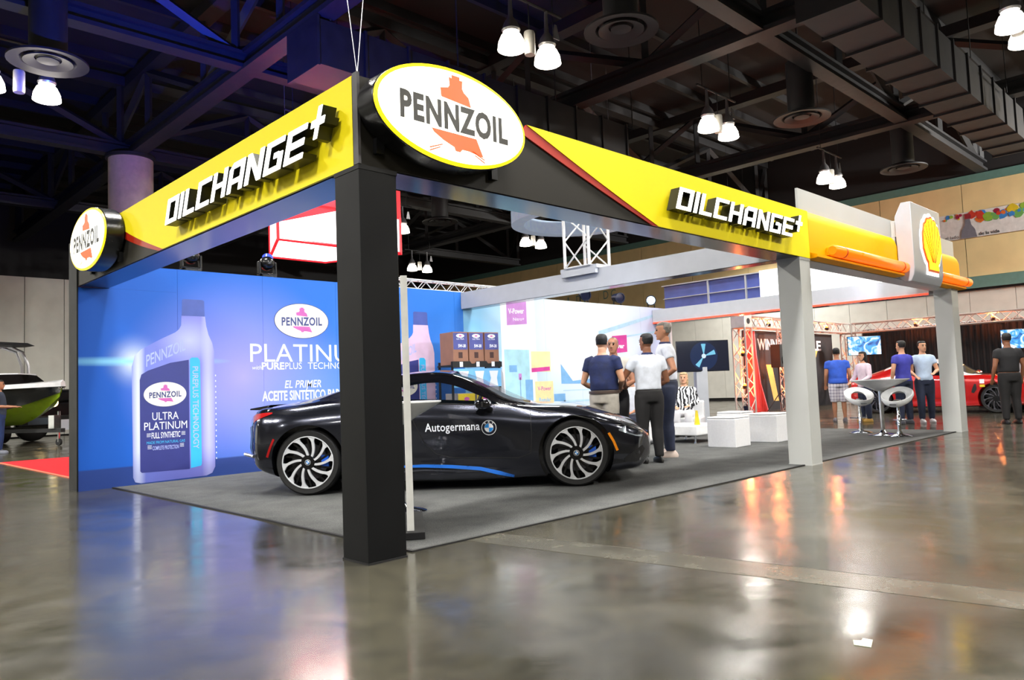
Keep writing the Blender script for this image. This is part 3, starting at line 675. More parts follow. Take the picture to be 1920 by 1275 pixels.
parcan('black par can on the mural wall top, middle of three', (10.9, 6.42, 2.785), (10, 4, 2.6), (.08, .1, .2), 0, glow=False)
parcan('lit blue par can on the mural wall top, rightmost of three', (12.2, 6.42, 2.785), (9.5, 4.6, 3.0), (.85, .95, 1), 60, 70)
# spots clamped to the rear face of the front header that wash the prints
WASH = 'wash spotlights behind the front header'
for i, (x, tx, tz, pw, col) in enumerate(((2.0, 1.4, 1.5, 190, (.66, .8, 1)), (3.4, 3.2, 1.3, 200, (.72, .82, 1)), (5.2, 5.0, 1.4, 200, (.75, .84, 1)), (8.2, 8.3, 1.6, 120, (.86, .95, 1)), (10.0, 9.9, 1.9, 200, (.9, .97, 1)), (11.6, 11.4, 1.6, 90, (.9, .9, 1)))):
    parcan('wash spotlight behind the front header, %s from the corner pillar' % ('first', 'second', 'third', 'fourth', 'fifth', 'sixth')[i], (x, .47, 2.70), (tx, D, tz), col, pw, 80, group=WASH, size=.7)
    MB().box(x-.02, x+.02, .36, .5, 2.66, 2.70).build('arm', BLACK, hf if x < 6.4 else cb)
# moving heads on the blue wall
def moving(label, x, aim, col, power):
    t = thing('moving_head', label, 'spotlight', (x, 6.44, 2.785), 0, 'moving head lights')
    MB().box(-.11, .11, -.1, .1, 0, .07).build('base', BLACK, t, bevel=.01)
    y = MB(); y.box(-.14, -.11, -.04, .04, .05, .26); y.box(.11, .14, -.04, .04, .05, .26); y.box(-.14, .14, -.05, .05, .065, .09); y.build('yoke', BLACK, t, bevel=.008)
    h = MB(); h.sphere((0, 0, .24), .108, 16, 10, (1, 1.15, 1)); h.build('head', BLACK, t, smooth=True)
    d = (Vector(aim)-Vector((x, 6.44, 3.03))).normalized(); q = d.to_track_quat('Z', 'Y').to_matrix()
    MB().lathe([(.07, .08), (.08, .13), (.075, .14), (.001, .145)], 16, lambda a, b_, c_: tuple(q @ Vector((a, b_, c_))+Vector((0, 0, .24)))).build('lens', M('moving_lens', (60, 80, 220), .15, emit=.6), t, smooth=30)
    light('SPOT', Vector((x, 6.44, 3.03))+d*.2, power, col, aim, 75, .9, .08)
moving('dark moving head lamp on the blue wall, left of two', 1.45, (2.5, 13.5, 9.5), (.02, .07, 1), 5500)
moving('dark moving head lamp on the blue wall, right of two', 2.56, (5.5, 10.5, 9.5), (.03, .07, 1), 5000)
# ================================================================ cars
def cr(xs, ys, x):
    """smooth monotone-ish interpolation (finite difference cubic)"""
    xs, ys = np.array(xs, float), np.array(ys, float)
    d = np.diff(ys)/np.diff(xs); mm = np.zeros(len(xs)); mm[0], mm[-1] = d[0], d[-1]
    for i in range(1, len(xs)-1): mm[i] = 0 if d[i-1]*d[i] < 0 else (d[i-1]*(xs[i+1]-xs[i])+d[i]*(xs[i]-xs[i-1]))/(xs[i+1]-xs[i-1])
    i = np.clip(np.searchsorted(xs, x)-1, 0, len(xs)-2); h = xs[i+1]-xs[i]; t = (x-xs[i])/h
    return ys[i]*(2*t**3-3*t**2+1)+ys[i+1]*(-2*t**3+3*t**2)+mm[i]*h*(t**3-2*t*t+t)+mm[i+1]*h*(t**3-t*t)
SPORT = [  # rows from underside centre to roof centre: [(u, half width, z)...]
 ([-.71,-.6,-.45,0,.5,2.4,3.0,3.4,3.55,3.63], [0]*10, [.36,.28,.22,.15,.12,.12,.13,.16,.19,.26]),
 ([-.71,-.6,-.38,0,.5,1.2,1.8,2.3,2.9,3.3,3.5,3.63], [.55,.70,.80,.82,.82,.82,.82,.83,.84,.78,.64,.36], [.37,.29,.2,.15,.10,.09,.085,.095,.12,.14,.17,.25]),
 ([-.71,-.6,-.38,0,.5,1.2,1.8,2.3,2.8,3.2,3.45,3.63], [.62,.80,.90,.945,.90,.875,.885,.92,.945,.90,.77,.44], [.43,.36,.32,.3,.28,.27,.25,.25,.28,.27,.27,.31]),
 ([-.71,-.6,-.38,0,.5,1.2,1.8,2.3,2.8,3.2,3.45,3.63], [.66,.84,.94,.965,.93,.885,.90,.935,.96,.915,.79,.46], [.50,.51,.52,.54,.49,.44,.44,.46,.5,.45,.41,.38]),
 ([-.71,-.6,-.38,0,.5,1.2,1.8,2.3,2.8,3.15,3.4,3.55,3.63], [.64,.81,.91,.945,.93,.925,.925,.93,.94,.90,.78,.62,.44], [.72,.745,.76,.78,.77,.745,.71,.69,.72,.645,.575,.52,.45]),
 ([-.71,-.6,-.38,0,.5,.8,1.1,1.45,1.75,2.1,2.35,2.8,3.1,3.3,3.5,3.63], [.58,.72,.80,.84,.845,.85,.855,.86,.86,.86,.85,.84,.79,.70,.54,.36], [.83,.885,.905,.925,.935,.93,.92,.897,.875,.862,.83,.805,.725,.665,.585,.49]),
 ([-.71,-.6,-.38,0,.5,.8,1.06,1.26,1.54,1.82,2.05,2.35,2.8,3.1,3.3,3.5,3.63], [.50,.62,.66,.68,.68,.66,.65,.645,.67,.755,.835,.76,.70,.63,.54,.42,.27], [.85,.905,.935,.98,1.06,1.115,1.142,1.14,1.084,.965,.874,.848,.828,.752,.692,.602,.50]),
 ([-.71,-.6,-.38,0,.3,.7,1.06,1.26,1.54,1.82,2.1,2.35,2.8,3.1,3.3,3.5,3.63], [.42,.54,.58,.60,.61,.59,.57,.56,.59,.67,.745,.66,.55,.48,.42,.32,.2], [.86,.91,.945,1.0,1.075,1.165,1.205,1.21,1.165,1.035,.898,.865,.838,.766,.703,.612,.505]),
 ([-.71,-.6,-.38,0,.3,.7,1.06,1.26,1.54,1.82,2.1,2.35,2.8,3.1,3.3,3.5,3.63], [.3,.4,.45,.48,.5,.5,.5,.5,.53,.60,.67,.58,.35,.3,.25,.2,.1], [.865,.915,.955,1.02,1.095,1.195,1.24,1.245,1.205,1.08,.93,.872,.846,.775,.71,.617,.508]),
 ([-.71,-.6,-.38,0,.3,.7,1.06,1.26,1.54,1.82,2.1,2.4,2.8,3.1,3.3,3.5,3.63], [0]*17, [.87,.92,.965,1.035,1.125,1.23,1.275,1.28,1.25,1.145,1.0,.872,.852,.782,.718,.622,.51]),
]
COUPE = [
 ([-.95,-.8,-.5,0,.5,2.3,3.0,3.4,3.6,3.75], [0]*10, [.4,.32,.25,.2,.17,.17,.17,.18,.2,.3]),
 ([-.95,-.8,-.5,0,.5,1.4,2.3,2.9,3.3,3.6,3.75], [.6,.74,.80,.82,.82,.82,.83,.82,.78,.68,.5], [.42,.33,.26,.2,.16,.15,.16,.17,.18,.2,.3]),
 ([-.95,-.8,-.5,0,.5,1.4,2.3,2.9,3.3,3.6,3.75], [.7,.82,.88,.92,.89,.88,.90,.92,.88,.78,.56], [.46,.40,.36,.34,.32,.31,.31,.33,.32,.32,.36]),
 ([-.95,-.8,-.5,0,.5,1.4,2.3,2.9,3.3,3.6,3.75], [.74,.85,.91,.94,.92,.905,.92,.94,.90,.80,.58], [.56,.56,.57,.6,.56,.52,.53,.57,.54,.5,.46]),
 ([-.95,-.8,-.5,0,.5,1.4,2.3,2.9,3.3,3.6,3.75], [.73,.83,.89,.92,.91,.905,.91,.92,.88,.78,.56], [.78,.80,.82,.85,.84,.82,.80,.82,.78,.70,.58]),
 ([-.95,-.8,-.5,0,.45,.8,1.2,1.6,1.9,2.1,2.4,2.9,3.3,3.6,3.75], [.68,.76,.80,.83,.84,.84,.84,.84,.84,.84,.83,.82,.78,.68,.5], [.92,.97,.98,.99,.99,.98,.965,.95,.94,.935,.925,.90,.85,.76,.62]),
 ([-.95,-.8,-.5,0,.45,.8,1.2,1.5,1.8,2.02,2.4,2.9,3.3,3.6,3.75], [.6,.68,.71,.71,.66,.63,.62,.64,.74,.82,.72,.68,.62,.54,.4], [.94,.985,1.0,1.08,1.23,1.28,1.285,1.25,1.08,.945,.94,.915,.865,.775,.63]),
 ([-.95,-.8,-.5,0,.45,.8,1.2,1.5,1.8,2.08,2.4,2.9,3.3,3.6,3.75], [.5,.58,.6,.6,.56,.54,.54,.56,.65,.73,.6,.52,.48,.42,.3], [.95,.99,1.01,1.12,1.28,1.335,1.34,1.30,1.14,.96,.95,.925,.875,.782,.635]),
 ([-.95,-.8,-.5,0,.45,.8,1.2,1.5,1.8,2.08,2.4,2.9,3.3,3.6,3.75], [.35,.42,.45,.48,.47,.46,.47,.5,.58,.66,.5,.35,.3,.28,.2], [.955,.995,1.015,1.15,1.31,1.36,1.365,1.33,1.18,1.0,.955,.93,.88,.785,.64]),
 ([-.95,-.8,-.5,0,.45,.8,1.2,1.5,1.8,2.1,2.45,2.9,3.3,3.6,3.75], [0]*15, [.96,1.0,1.02,1.17,1.34,1.385,1.39,1.365,1.25,1.06,.955,.935,.885,.79,.645]),
]
class Body:
    def __init__(s, rows, u0, u1): s.rows = rows; s.u0 = u0; s.u1 = u1; s.K = 4
    def section(s, u):
        P = np.array([(cr(r[0], r[1], u), cr(r[0], r[2], u)) for r in s.rows]); out = []
        k = len(P)
        for i in range(k-1):
            p0, p1, p2, p3 = P[max(i-1, 0)], P[i], P[i+1], P[min(i+2, k-1)]
            m1, m2 = (p2-p0)*.42, (p3-p1)*.42
            if i == 0: m1 = p2-p1
            for j in range(s.K):
                t = j/s.K; out.append(p1*(2*t**3-3*t*t+1)+p2*(-2*t**3+3*t*t)+m1*(t**3-2*t*t+t)+m2*(t**3-t*t))
        out.append(P[-1]); return np.array(out)
    def side_v(s, u, z):
        sec = s.section(u); a = np.argmax(sec[:, 0]); best = None
        i0 = s.K
        for i in range(i0, len(sec)-1):
            z0, z1 = sec[i, 1], sec[i+1, 1]
            if (z0-z)*(z1-z) <= 0 and abs(z1-z0) > 1e-6:
                v = sec[i, 0]+(sec[i+1, 0]-sec[i, 0])*(z-z0)/(z1-z0)
                best = v if best is None else max(best, v)
        return best if best is not None else sec[a, 0]
def make_car(t, B, paint, roofm, wheels, wr, glass, win, ws, rw, interior=True, arch=.045):
    """t: the thing; B: Body; wheels: (rear u, front u); win / ws / rw: u ranges of side window, windscreen, rear window"""
    us = np.unique(np.concatenate([np.linspace(B.u0, B.u1, 84), np.linspace(B.u1-.3, B.u1, 12), np.linspace(B.u0, B.u0+.3, 10), np.array(list(win)+list(ws)+list(rw))]))
    secs = [B.section(u) for u in us]; n = len(secs[0]); K = B.K
    bm = bmesh.new(); ring = []
    for u, s_ in zip(us, secs):
        row = [bm.verts.new((u, -v, z)) for v, z in s_]                      # right side, bottom to top
        row += [bm.verts.new((u, v, z)) for v, z in s_[-2:0:-1]]             # left side, top to bottom
        ring.append(row)
    N_ = len(ring[0])
    for i in range(len(us)-1):
        for j in range(N_):
            f = bm.faces.new((ring[i][j], ring[i+1][j], ring[i+1][(j+1) % N_], ring[i][(j+1) % N_]))
            jj = j if j < n-1 else N_-1-j
            uc = (us[i]+us[i+1])/2
            f.material_index = 0
            if 5*K <= jj < 6*K and win[0] < uc < win[1]: f.material_index = 2
            elif jj >= 8*K and ws[0] < uc < ws[1]: f.material_index = 3
            elif jj >= 8*K and rw[0] < uc < rw[1]: f.material_index = 4
            elif jj >= 6*K and win[0]-.25 < uc < ws[1]: f.material_index = 1
            f.smooth = True
    bm.faces.new(ring[0]); bm.faces.new(ring[-1][::-1])
    bmesh.ops.recalc_face_normals(bm, faces=bm.faces)
    me = bpy.data.meshes.new('shell'); bm.to_mesh(me); bm.free()
    for q in (paint, roofm, glass, glass, glass): me.materials.append(q)
    o = bpy.data.objects.new('tmp', me); COL.objects.link(o); cut = []
    for wu in wheels:
        for sd in (-1, 1):
            cm = MB().tube([(wu, sd*.55, wr), (wu, sd*1.2, wr)], wr+arch, 40).mesh('cut'); co = bpy.data.objects.new('cut', cm); COL.objects.link(co); cut.append(co)
            md = o.modifiers.new('cut', 'BOOLEAN'); md.operation = 'DIFFERENCE'; md.object = co; md.solver = 'EXACT'
            try: md.material_mode = 'INDEX'
            except Exception: pass
    me = baked(o)
    for c_ in cut: bpy.data.objects.remove(c_)
    me.set_sharp_from_angle(angle=R(38))
    # split by material: shell, roof frame, glass panes
    def pick(idx, nm, mat, side=0):
        b2 = bmesh.new(); b2.from_mesh(me); bmesh.ops.delete(b2, geom=[f for f in b2.faces if f.material_index not in idx or f.calc_center_median().y*side < 0], context='FACES')
        if not b2.faces: b2.free(); return None
        for f in b2.faces: f.material_index = 0
        m2 = bpy.data.meshes.new(nm); b2.to_mesh(m2); b2.free(); m2.materials.clear(); m2.materials.append(mat)
        ob = bpy.data.objects.new(nm, m2); COL.objects.link(ob); ob.parent = t; return ob
    pick({0}, 'body_shell', paint); pick({1}, 'roof_frame', roofm); pick({2}, 'side_glass', glass, 1); pick({2}, 'side_glass', glass, -1); pick({3}, 'windscreen', glass); pick({4}, 'rear_glass', glass)
    for wu in wheels:                                    # dark wheel wells
        for sd in (-1, 1):
            w_ = MB(); w_.tube([(wu, sd*.50, wr), (wu, sd*.54, wr)], wr+arch+.02, 28); w_.build('wheel_well', MATTE, t)
    bpy.data.meshes.remove(me)
TYRE = M('tyre_rubber', (17, 17, 18), .55, noise=.1)
RIMD = M('rim_gloss_black', (14, 14, 16), .15); RIMS = M('rim_machined', (222, 224, 228), .25, .3)
def wheel(t, u, v, r, side, spokes=10, silver=RIMS, rr=.78):
    tw = .105; s = side
    T = lambda x, y, z: (x, s*z, y)
    tyre = MB(); tyre.lathe([(r*rr, -tw), (r*.93, -tw), (r*.985, -tw*.75), (r, -tw*.4), (r, tw*.4), (r*.985, tw*.75), (r*.93, tw), (r*rr, tw*.95)], 48, T, True)
    w_ = tyre.build('wheel', TYRE, t, smooth=45, loc=(u, v, r))
    b_ = MB(); b_.lathe([(r*.79, -tw*.9), (r*.79, tw*.98), (r*.765, tw*1.0), (r*.74, tw*.85), (r*.74, -tw*.9)], 48, T, True); b_.build('rim', RIMD, w_, smooth=40)
    l_ = MB(); l_.lathe([(r*.79, tw*.96), (r*.79, tw*1.02), (r*.765, tw*1.03), (r*.755, tw*.98)], 48, T, True); l_.build('rim_lip', silver, w_, smooth=40)
    d = MB(); d.lathe([(r*.76, -.06), (r*.76, -.05), (.001, -.05), (.001, -.06)], 32, T); d.build('inner_barrel', MATTE, w_)
    d = MB(); d.lathe([(.001, .01), (r*.55, .01), (r*.55, .03), (.001, .03)], 32, T); d.build('brake_disc', M('brake_disc', (90, 90, 95), .35, .9), w_)
    cpr = MB(); cpr.prism([(r*.38, -.07), (r*.6, -.06), (r*.6, .06), (r*.38, .07)], .0, .06, T); cpr.build('brake_caliper', M('caliper_blue', (30, 90, 200), .3), w_)
    sp = MB()
    pr = []
    for k in range(13):                                  # swept blade, slim at the hub and flared at the rim
        q = k/12; rad = r*(.20+.575*q); ang = -.5*q**.9; wd = (.022+.012*q+.075*max(0, (q-.75)/.25)**2)*(r/.35)
        pr.append((rad, ang, wd))
    A = [(rad*math.sin(ang)-wd*.5*math.cos(ang), rad*math.cos(ang)+wd*.5*math.sin(ang)) for rad, ang, wd in pr]
    Bq = [(rad*math.sin(ang)+wd*.5*math.cos(ang), rad*math.cos(ang)-wd*.5*math.sin(ang)) for rad, ang, wd in pr]
    sp.prism(A+Bq[::-1], tw*.72, tw*.98, T); me = sp.mesh('spoke')
    for k in range(spokes): put('spoke', me, silver, w_, rot=(0, 2*math.pi*k/spokes, 0))
    bk = MB(); bk.prism([(r*.25*math.sin(-.1), r*.25), (r*.74*math.sin(-.42), r*.74*math.cos(.42)), (r*.74*math.sin(-.34), r*.74*math.cos(.34)), (r*.25*math.sin(.15), r*.25)], tw*.2, tw*.6, T); me = bk.mesh('blade')
    for k in range(spokes): put('dark_blade', me, RIMD, w_, rot=(0, 2*math.pi*(k+.5)/spokes, 0))
    h = MB(); h.lathe([(.001, .02), (r*.22, .02), (r*.22, tw*.95), (r*.2, tw*1.02), (.001, tw*1.02)], 24, T); h.build('hub', RIMD, w_, smooth=35)
    return w_
def roundel(parent, T, r):
    BL = M('emblem_blue', (40, 140, 220), .3); WH = M('emblem_white', (240, 242, 245), .3); NV = M('emblem_black', (20, 24, 40), .3)
    e = MB(); e.prism(ell(r, r, 32), 0, .0015, T); o = e.build('roundel', WH, parent)
    MB().prism(ell(r*.92, r*.92, 32), .0015, .0025, T).build('roundel_ring', NV, o)
    MB().prism(ell(r*.6, r*.6, 32), .0025, .0033, T).build('roundel_white', WH, o)
    for k in (0, 2):
        p = [(0, 0)]+[(r*.57*math.cos(math.pi/2*k+math.pi/2*(i/8)+math.pi/2), r*.57*math.sin(math.pi/2*k+math.pi/2*(i/8)+math.pi/2)) for i in range(9)]
        MB().prism(p, .0033, .0040, T).build('roundel_quarter', BL, o)
    for s_, a in (('B', 2.2), ('M', 1.57), ('W', .94)):
        text(s_, lambda x, y, c_=0, a=a: T(r*.76*math.cos(a)+(x*math.sin(a)+y*math.cos(a)), r*.76*math.sin(a)+(-x*math.cos(a)+y*math.sin(a))-r*.1, .0028), r*.24, r*.2, bold=.02, center=True).build('roundel_letter', WH, o)
# ---- the dark sports car
PAINT = M('dark_graphite_paint', (46, 48, 58), .2, .8, coat=1, noise=.03, rvar=.04)
ROOF = M('gloss_black_roof', (14, 14, 18), .12, .2, coat=1, noise=.02, rvar=.03)
GLASS = glass_mat('tinted_glass', (20, 26, 32), .30)
car = thing('sports_car', 'low dark graphite sports coupe with white lettering on its door', 'car', (2.056, 3.867, .008), R(-46.13))
B1 = Body(SPORT, -.71, 3.63)
make_car(car, B1, PAINT, ROOF, (0, 2.8), .345, GLASS, (.62, 2.0), (1.5, 2.34), (-.1, .75))
for u in (0, 2.8):
    for sd in (-1, 1):
        w_ = wheel(car, u, sd*.83, .345, sd)
        roundel(w_, (lambda sd: lambda a, b_, c_=0: (a*(-sd), sd*(.108+c_), b_))(sd), .03)
def on_body(B, sd, off=.004): return lambda a, b_, c_=0: (a, sd*(B.side_v(a, b_)+off+c_), b_)
def strip(B, pts, hw, sd, off=.004, n=40):
    """ribbon along a (u,z) polyline on the body side"""
    P = np.array(pts, float); d = np.r_[0, np.cumsum(np.hypot(*np.diff(P, axis=0).T))]; q = np.linspace(0, d[-1], n)
    u = np.interp(q, d, P[:, 0]); z = np.interp(q, d, P[:, 1]); h = np.interp(q, d, hw) if isinstance(hw, (list, tuple)) else np.full(n, hw)
    tu, tz = np.gradient(u), np.gradient(z); L_ = np.hypot(tu, tz)+1e-9; nu, nz_ = -tz/L_, tu/L_
    T = on_body(B, sd, off); Ti = on_body(B, sd, off-.012)
    vs = []
    for i in range(n):
        for k in (-1, 1): vs.append(T(u[i]+k*nu[i]*h[i], z[i]+k*nz_[i]*h[i]))
        for k in (-1, 1): vs.append(Ti(u[i]+k*nu[i]*h[i], z[i]+k*nz_[i]*h[i]))
    fs = []
    for i in range(n-1):
        a, b_ = 4*i, 4*i+4
        fs += [(a, b_, b_+1, a+1), (a+2, a+3, b_+3, b_+2), (a, a+2, b_+2, b_), (a+1, b_+1, b_+3, a+3)]
    return MB().add(vs, fs)
GAP = M('panel_gap', (6, 6, 8), .6)
ACC = M('frozen_blue_accent', (32, 110, 214), .3, .2, coat=.6)
AMB = M('amber_lens', (226, 132, 20), .2, emit=.15); REDL = M('red_lens', (150, 16, 18), .18, emit=.12)
HEADG = M('headlamp_glass', (196, 206, 216), .08, .6); SILV = M('satin_silver', (190, 192, 196), .25, .9)
for sd in (-1, 1):
    strip(B1, [(2.34, .80), (2.345, .55), (2.33, .36), (2.2, .315), (1.5, .34), (1.34, .38), (1.22, .5), (1.12, .72), (1.06, .88)], .0035, sd, .0025, 70).build('door_gap', GAP, car)
    strip(B1, [(.62, .945), (1.1, .925), (1.45, .902), (1.75, .88), (2.05, .867)], .006, sd, .004).build('window_trim', BLACK, car)
    strip(B1, [(.75, .262), (1.2, .262), (1.5, .245), (1.8, .215), (2.0, .165), (2.15, .125)], [.004, .016, .017, .018, .02, .012], sd, .012).build('blue_sill_accent', ACC, car, label='bright blue accent blade along the sill')
    strip(B1, [(.5, .16), (1.2, .17), (1.8, .14), (2.05, .118)], [.03, .055, .045, .006], sd, .004).build('sill_skirt', M('sill_dark_grey', (58, 60, 68), .4), car)
    strip(B1, [(-.352, .60), (-.395, .51), (-.436, .41)], .012, sd, .005, 16).build('rear_reflector', REDL, car)
    strip(B1, [(3.141, .54), (3.19, .45), (3.227, .354)], .013, sd, .005, 16).build('side_marker', AMB, car)
    strip(B1, [(2.2, .88), (2.42, .805), (2.76, .745), (3.04, .668), (3.3, .632), (3.42, .61)], .003, sd, .0025, 50).build('bonnet_gap', GAP, car)
    strip(B1, [(3.25, .565), (3.35, .565), (3.46, .535), (3.53, .50)], [.008, .045, .05, .03], sd, .006, 20).build('headlamp', HEADG, car)
    strip(B1, [(3.22, .615), (3.4, .60), (3.52, .55)], [.004, .008, .006], sd, .009, 20).build('headlamp_brow', BLACK, car)
    strip(B1, [(-.665, .80), (-.6, .83), (-.48, .855), (-.40, .87)], [.04, .035, .02, .006], sd, .006, 20).build('tail_lamp', REDL, car)
    strip(B1, [(-.69, .73), (-.66, .62), (-.68, .5), (-.64, .43)], [.03, .03, .035, .02], sd, .006, 20).build('bumper_insert', M('bumper_blue_grey', (70, 84, 120), .25, .5), car)
    strip(B1, [(-.55, .885), (-.2, .935), (.2, .96), (.55, .95)], [.006, .014, .012, .004], sd, .004).build('shoulder_blade', ROOF, car)
    strip(B1, [(3.3, .25), (3.42, .28), (3.53, .36)], [.02, .06, .03], sd, .004, 20).build('bumper_intake', MATTE, car)
    # mirror
    mi = MB(); mi.loft([[(1.86+.09*math.cos(a)*k, sd*(.90+.20*q), .885+.055*math.sin(a)*k) for a in [2*math.pi*i/14 for i in range(14)]] for q, k in ((0, .55), (.25, .9), (.6, 1), (.9, .85), (1, .5))])
    mo = mi.build('mirror', ROOF, car, smooth=True)
    st = MB(); st.tube([(1.93, sd*.84, .80), (1.90, sd*.90, .83), (1.87, sd*.96, .86)], [.05, .035, .04], 8); st.build('mirror_stalk', ROOF, mo, smooth=True)
    mg = MB(); mg.prism(ell(.07, .045, 16), 0, .003, lambda a, b_, c_: (1.772-c_, sd*(1.0+a*1.1), .885+b_)); mg.build('mirror_glass', CHROME, mo)
T0 = on_body(B1, -1, .0045)
text('Autogermana', lambda a, b_, c_=0: T0(1.235+a, .618+b_), .085, .575, bold=.012, space=1.04).build('door_lettering', P_WHITE, car, label='white lettering on the door')
roundel(car, lambda a, b_, c_=0: on_body(B1, -1, .0045+c_)(1.905+a, .637+b_), .078)
text('Autogermana', lambda a, b_, c_=0: on_body(B1, 1, .0045)(1.81-a, .618+b_), .085, .575, bold=.012, space=1.04).build('door_lettering', P_WHITE, car)
# nose: kidney grille; tail: diffuser and spoiler lip
for s in (-1, 1):
    MB().prism([(s*.03, .43), (s*.26, .42), (s*.29, .46), (s*.25, .50), (s*.05, .50)], 0, .015, lambda a, b_, c_: (3.628+c_, a, b_)).build('kidney_grille', BLACK, car)
    MB().prism([(s*.02, .42), (s*.27, .41), (s*.30, .46), (s*.26, .51), (s*.04, .51)], 0, .006, lambda a, b_, c_: (3.626+c_, a, b_)).build('kidney_frame', ACC, car)
MB().prism([(-.3, .28), (.3, .28), (.36, .38), (-.36, .38)], 0, .012, lambda a, b_, c_: (3.627+c_, a, b_)).build('front_intake', MATTE, car)
MB().prism([(-.5, .40), (.5, .40), (.55, .60), (-.55, .60)], 0, .02, lambda a, b_, c_: (-.708-c_, a, b_)).build('rear_diffuser', MATTE, car)
MB().prism([(-.55, .66), (.55, .66), (.58, .80), (-.58, .80)], 0, .015, lambda a, b_, c_: (-.708-c_, a, b_)).build('tail_lamp_bar', REDL, car)
MB().prism([(-.60, .90), (-.74, .905), (-.74, .92), (-.5, .955)], -.58, .58, lambda a, b_, c_: (a, c_, b_)).build('spoiler', ROOF, car, bevel=.006)
MB().tube([(-.60, -.85, .42), (-.735, -.74, .44)], .02, 8).build('exhaust_tip', SILV, car)
# interior
INT = M('interior_black', (22, 22, 25), .7)
def interior(t, u0, u1, zf, zs, seatu, half):
    MB().box(u0, u1, -half, half, zf, zf+.05).build('cabin_floor', INT, t)
    MB().prism([(u1-.45, zf), (u1, zf), (u1+.05, zs+.0), (u1-.15, zs+.05), (u1-.38, zs-.02)], -half, half, lambda a, b_, c_: (a, c_, b_)).build('dashboard', INT, t, bevel=.02)
    for s in (-1, 1):
        q = MB(); q.box(seatu-.1, seatu+.42, s*.37-.24, s*.37+.24, zf+.05, zf+.24); q.build('seat_cushion', INT, t, bevel=.05)
        q = MB(); q.prism([(seatu-.12, zf+.2), (seatu+.05, zf+.2), (seatu-.16, zf+.78), (seatu-.28, zf+.78)], s*.37-.22, s*.37+.22, lambda a, b_, c_: (a, c_, b_)); k = q.build('seat_back', INT, t, bevel=.04)
        q = MB(); q.box(seatu-.33, seatu-.22, s*.37-.12, s*.37+.12, zf+.79, zf+.95); q.build('headrest', INT, k, bevel=.03)
    sw_ = MB(); n = 24; sw_.tube([(u1-.52+.06*math.sin(a), .37+.17*math.cos(a), zs+.0+.16*math.sin(a)) for a in [2*math.pi*i/n for i in range(n+1)]], .016, 6); sw_.build('steering_wheel', INT, t, smooth=True)
interior(car, .2, 2.2, .2, .82, .95, .72)

# ================================================================ people
SKIN = M('skin_tan', (176, 122, 92), .5, noise=.05, nscale=20); SKIN2 = M('skin_light', (206, 154, 122), .5, noise=.05, nscale=20); SKIN3 = M('skin_brown', (140, 92, 66), .5, noise=.05, nscale=20)
HAIRD = M('hair_dark', (12, 10, 10), .6, noise=.3, nscale=40, bump=.3); HAIRG = M('hair_grey', (120, 116, 110), .6, noise=.25, nscale=40); HAIRB = M('hair_blonde', (186, 156, 116), .55, noise=.25, nscale=40)
EYE = M('eye_dark', (24, 18, 16), .2); LIP = M('lip', (150, 84, 76), .5)
def remesh(mb, name, mat, parent, vox, sm=5, label=None):
    o = bpy.data.objects.new('tmp', mb.mesh('tmp')); COL.objects.link(o)
    r_ = o.modifiers.new('r', 'REMESH'); r_.mode = 'VOXEL'; r_.voxel_size = vox
    s_ = o.modifiers.new('s', 'SMOOTH'); s_.iterations = sm; s_.factor = .5
    me = baked(o); return put(name, me, mat, parent, 'all', label=label)
def ering(c, rx, ry, n=20, tilt=0): return [(c[0]+rx*math.cos(2*math.pi*i/n), c[1]+ry*math.sin(2*math.pi*i/n), c[2]+tilt*math.sin(2*math.pi*i/n)) for i in range(n)]
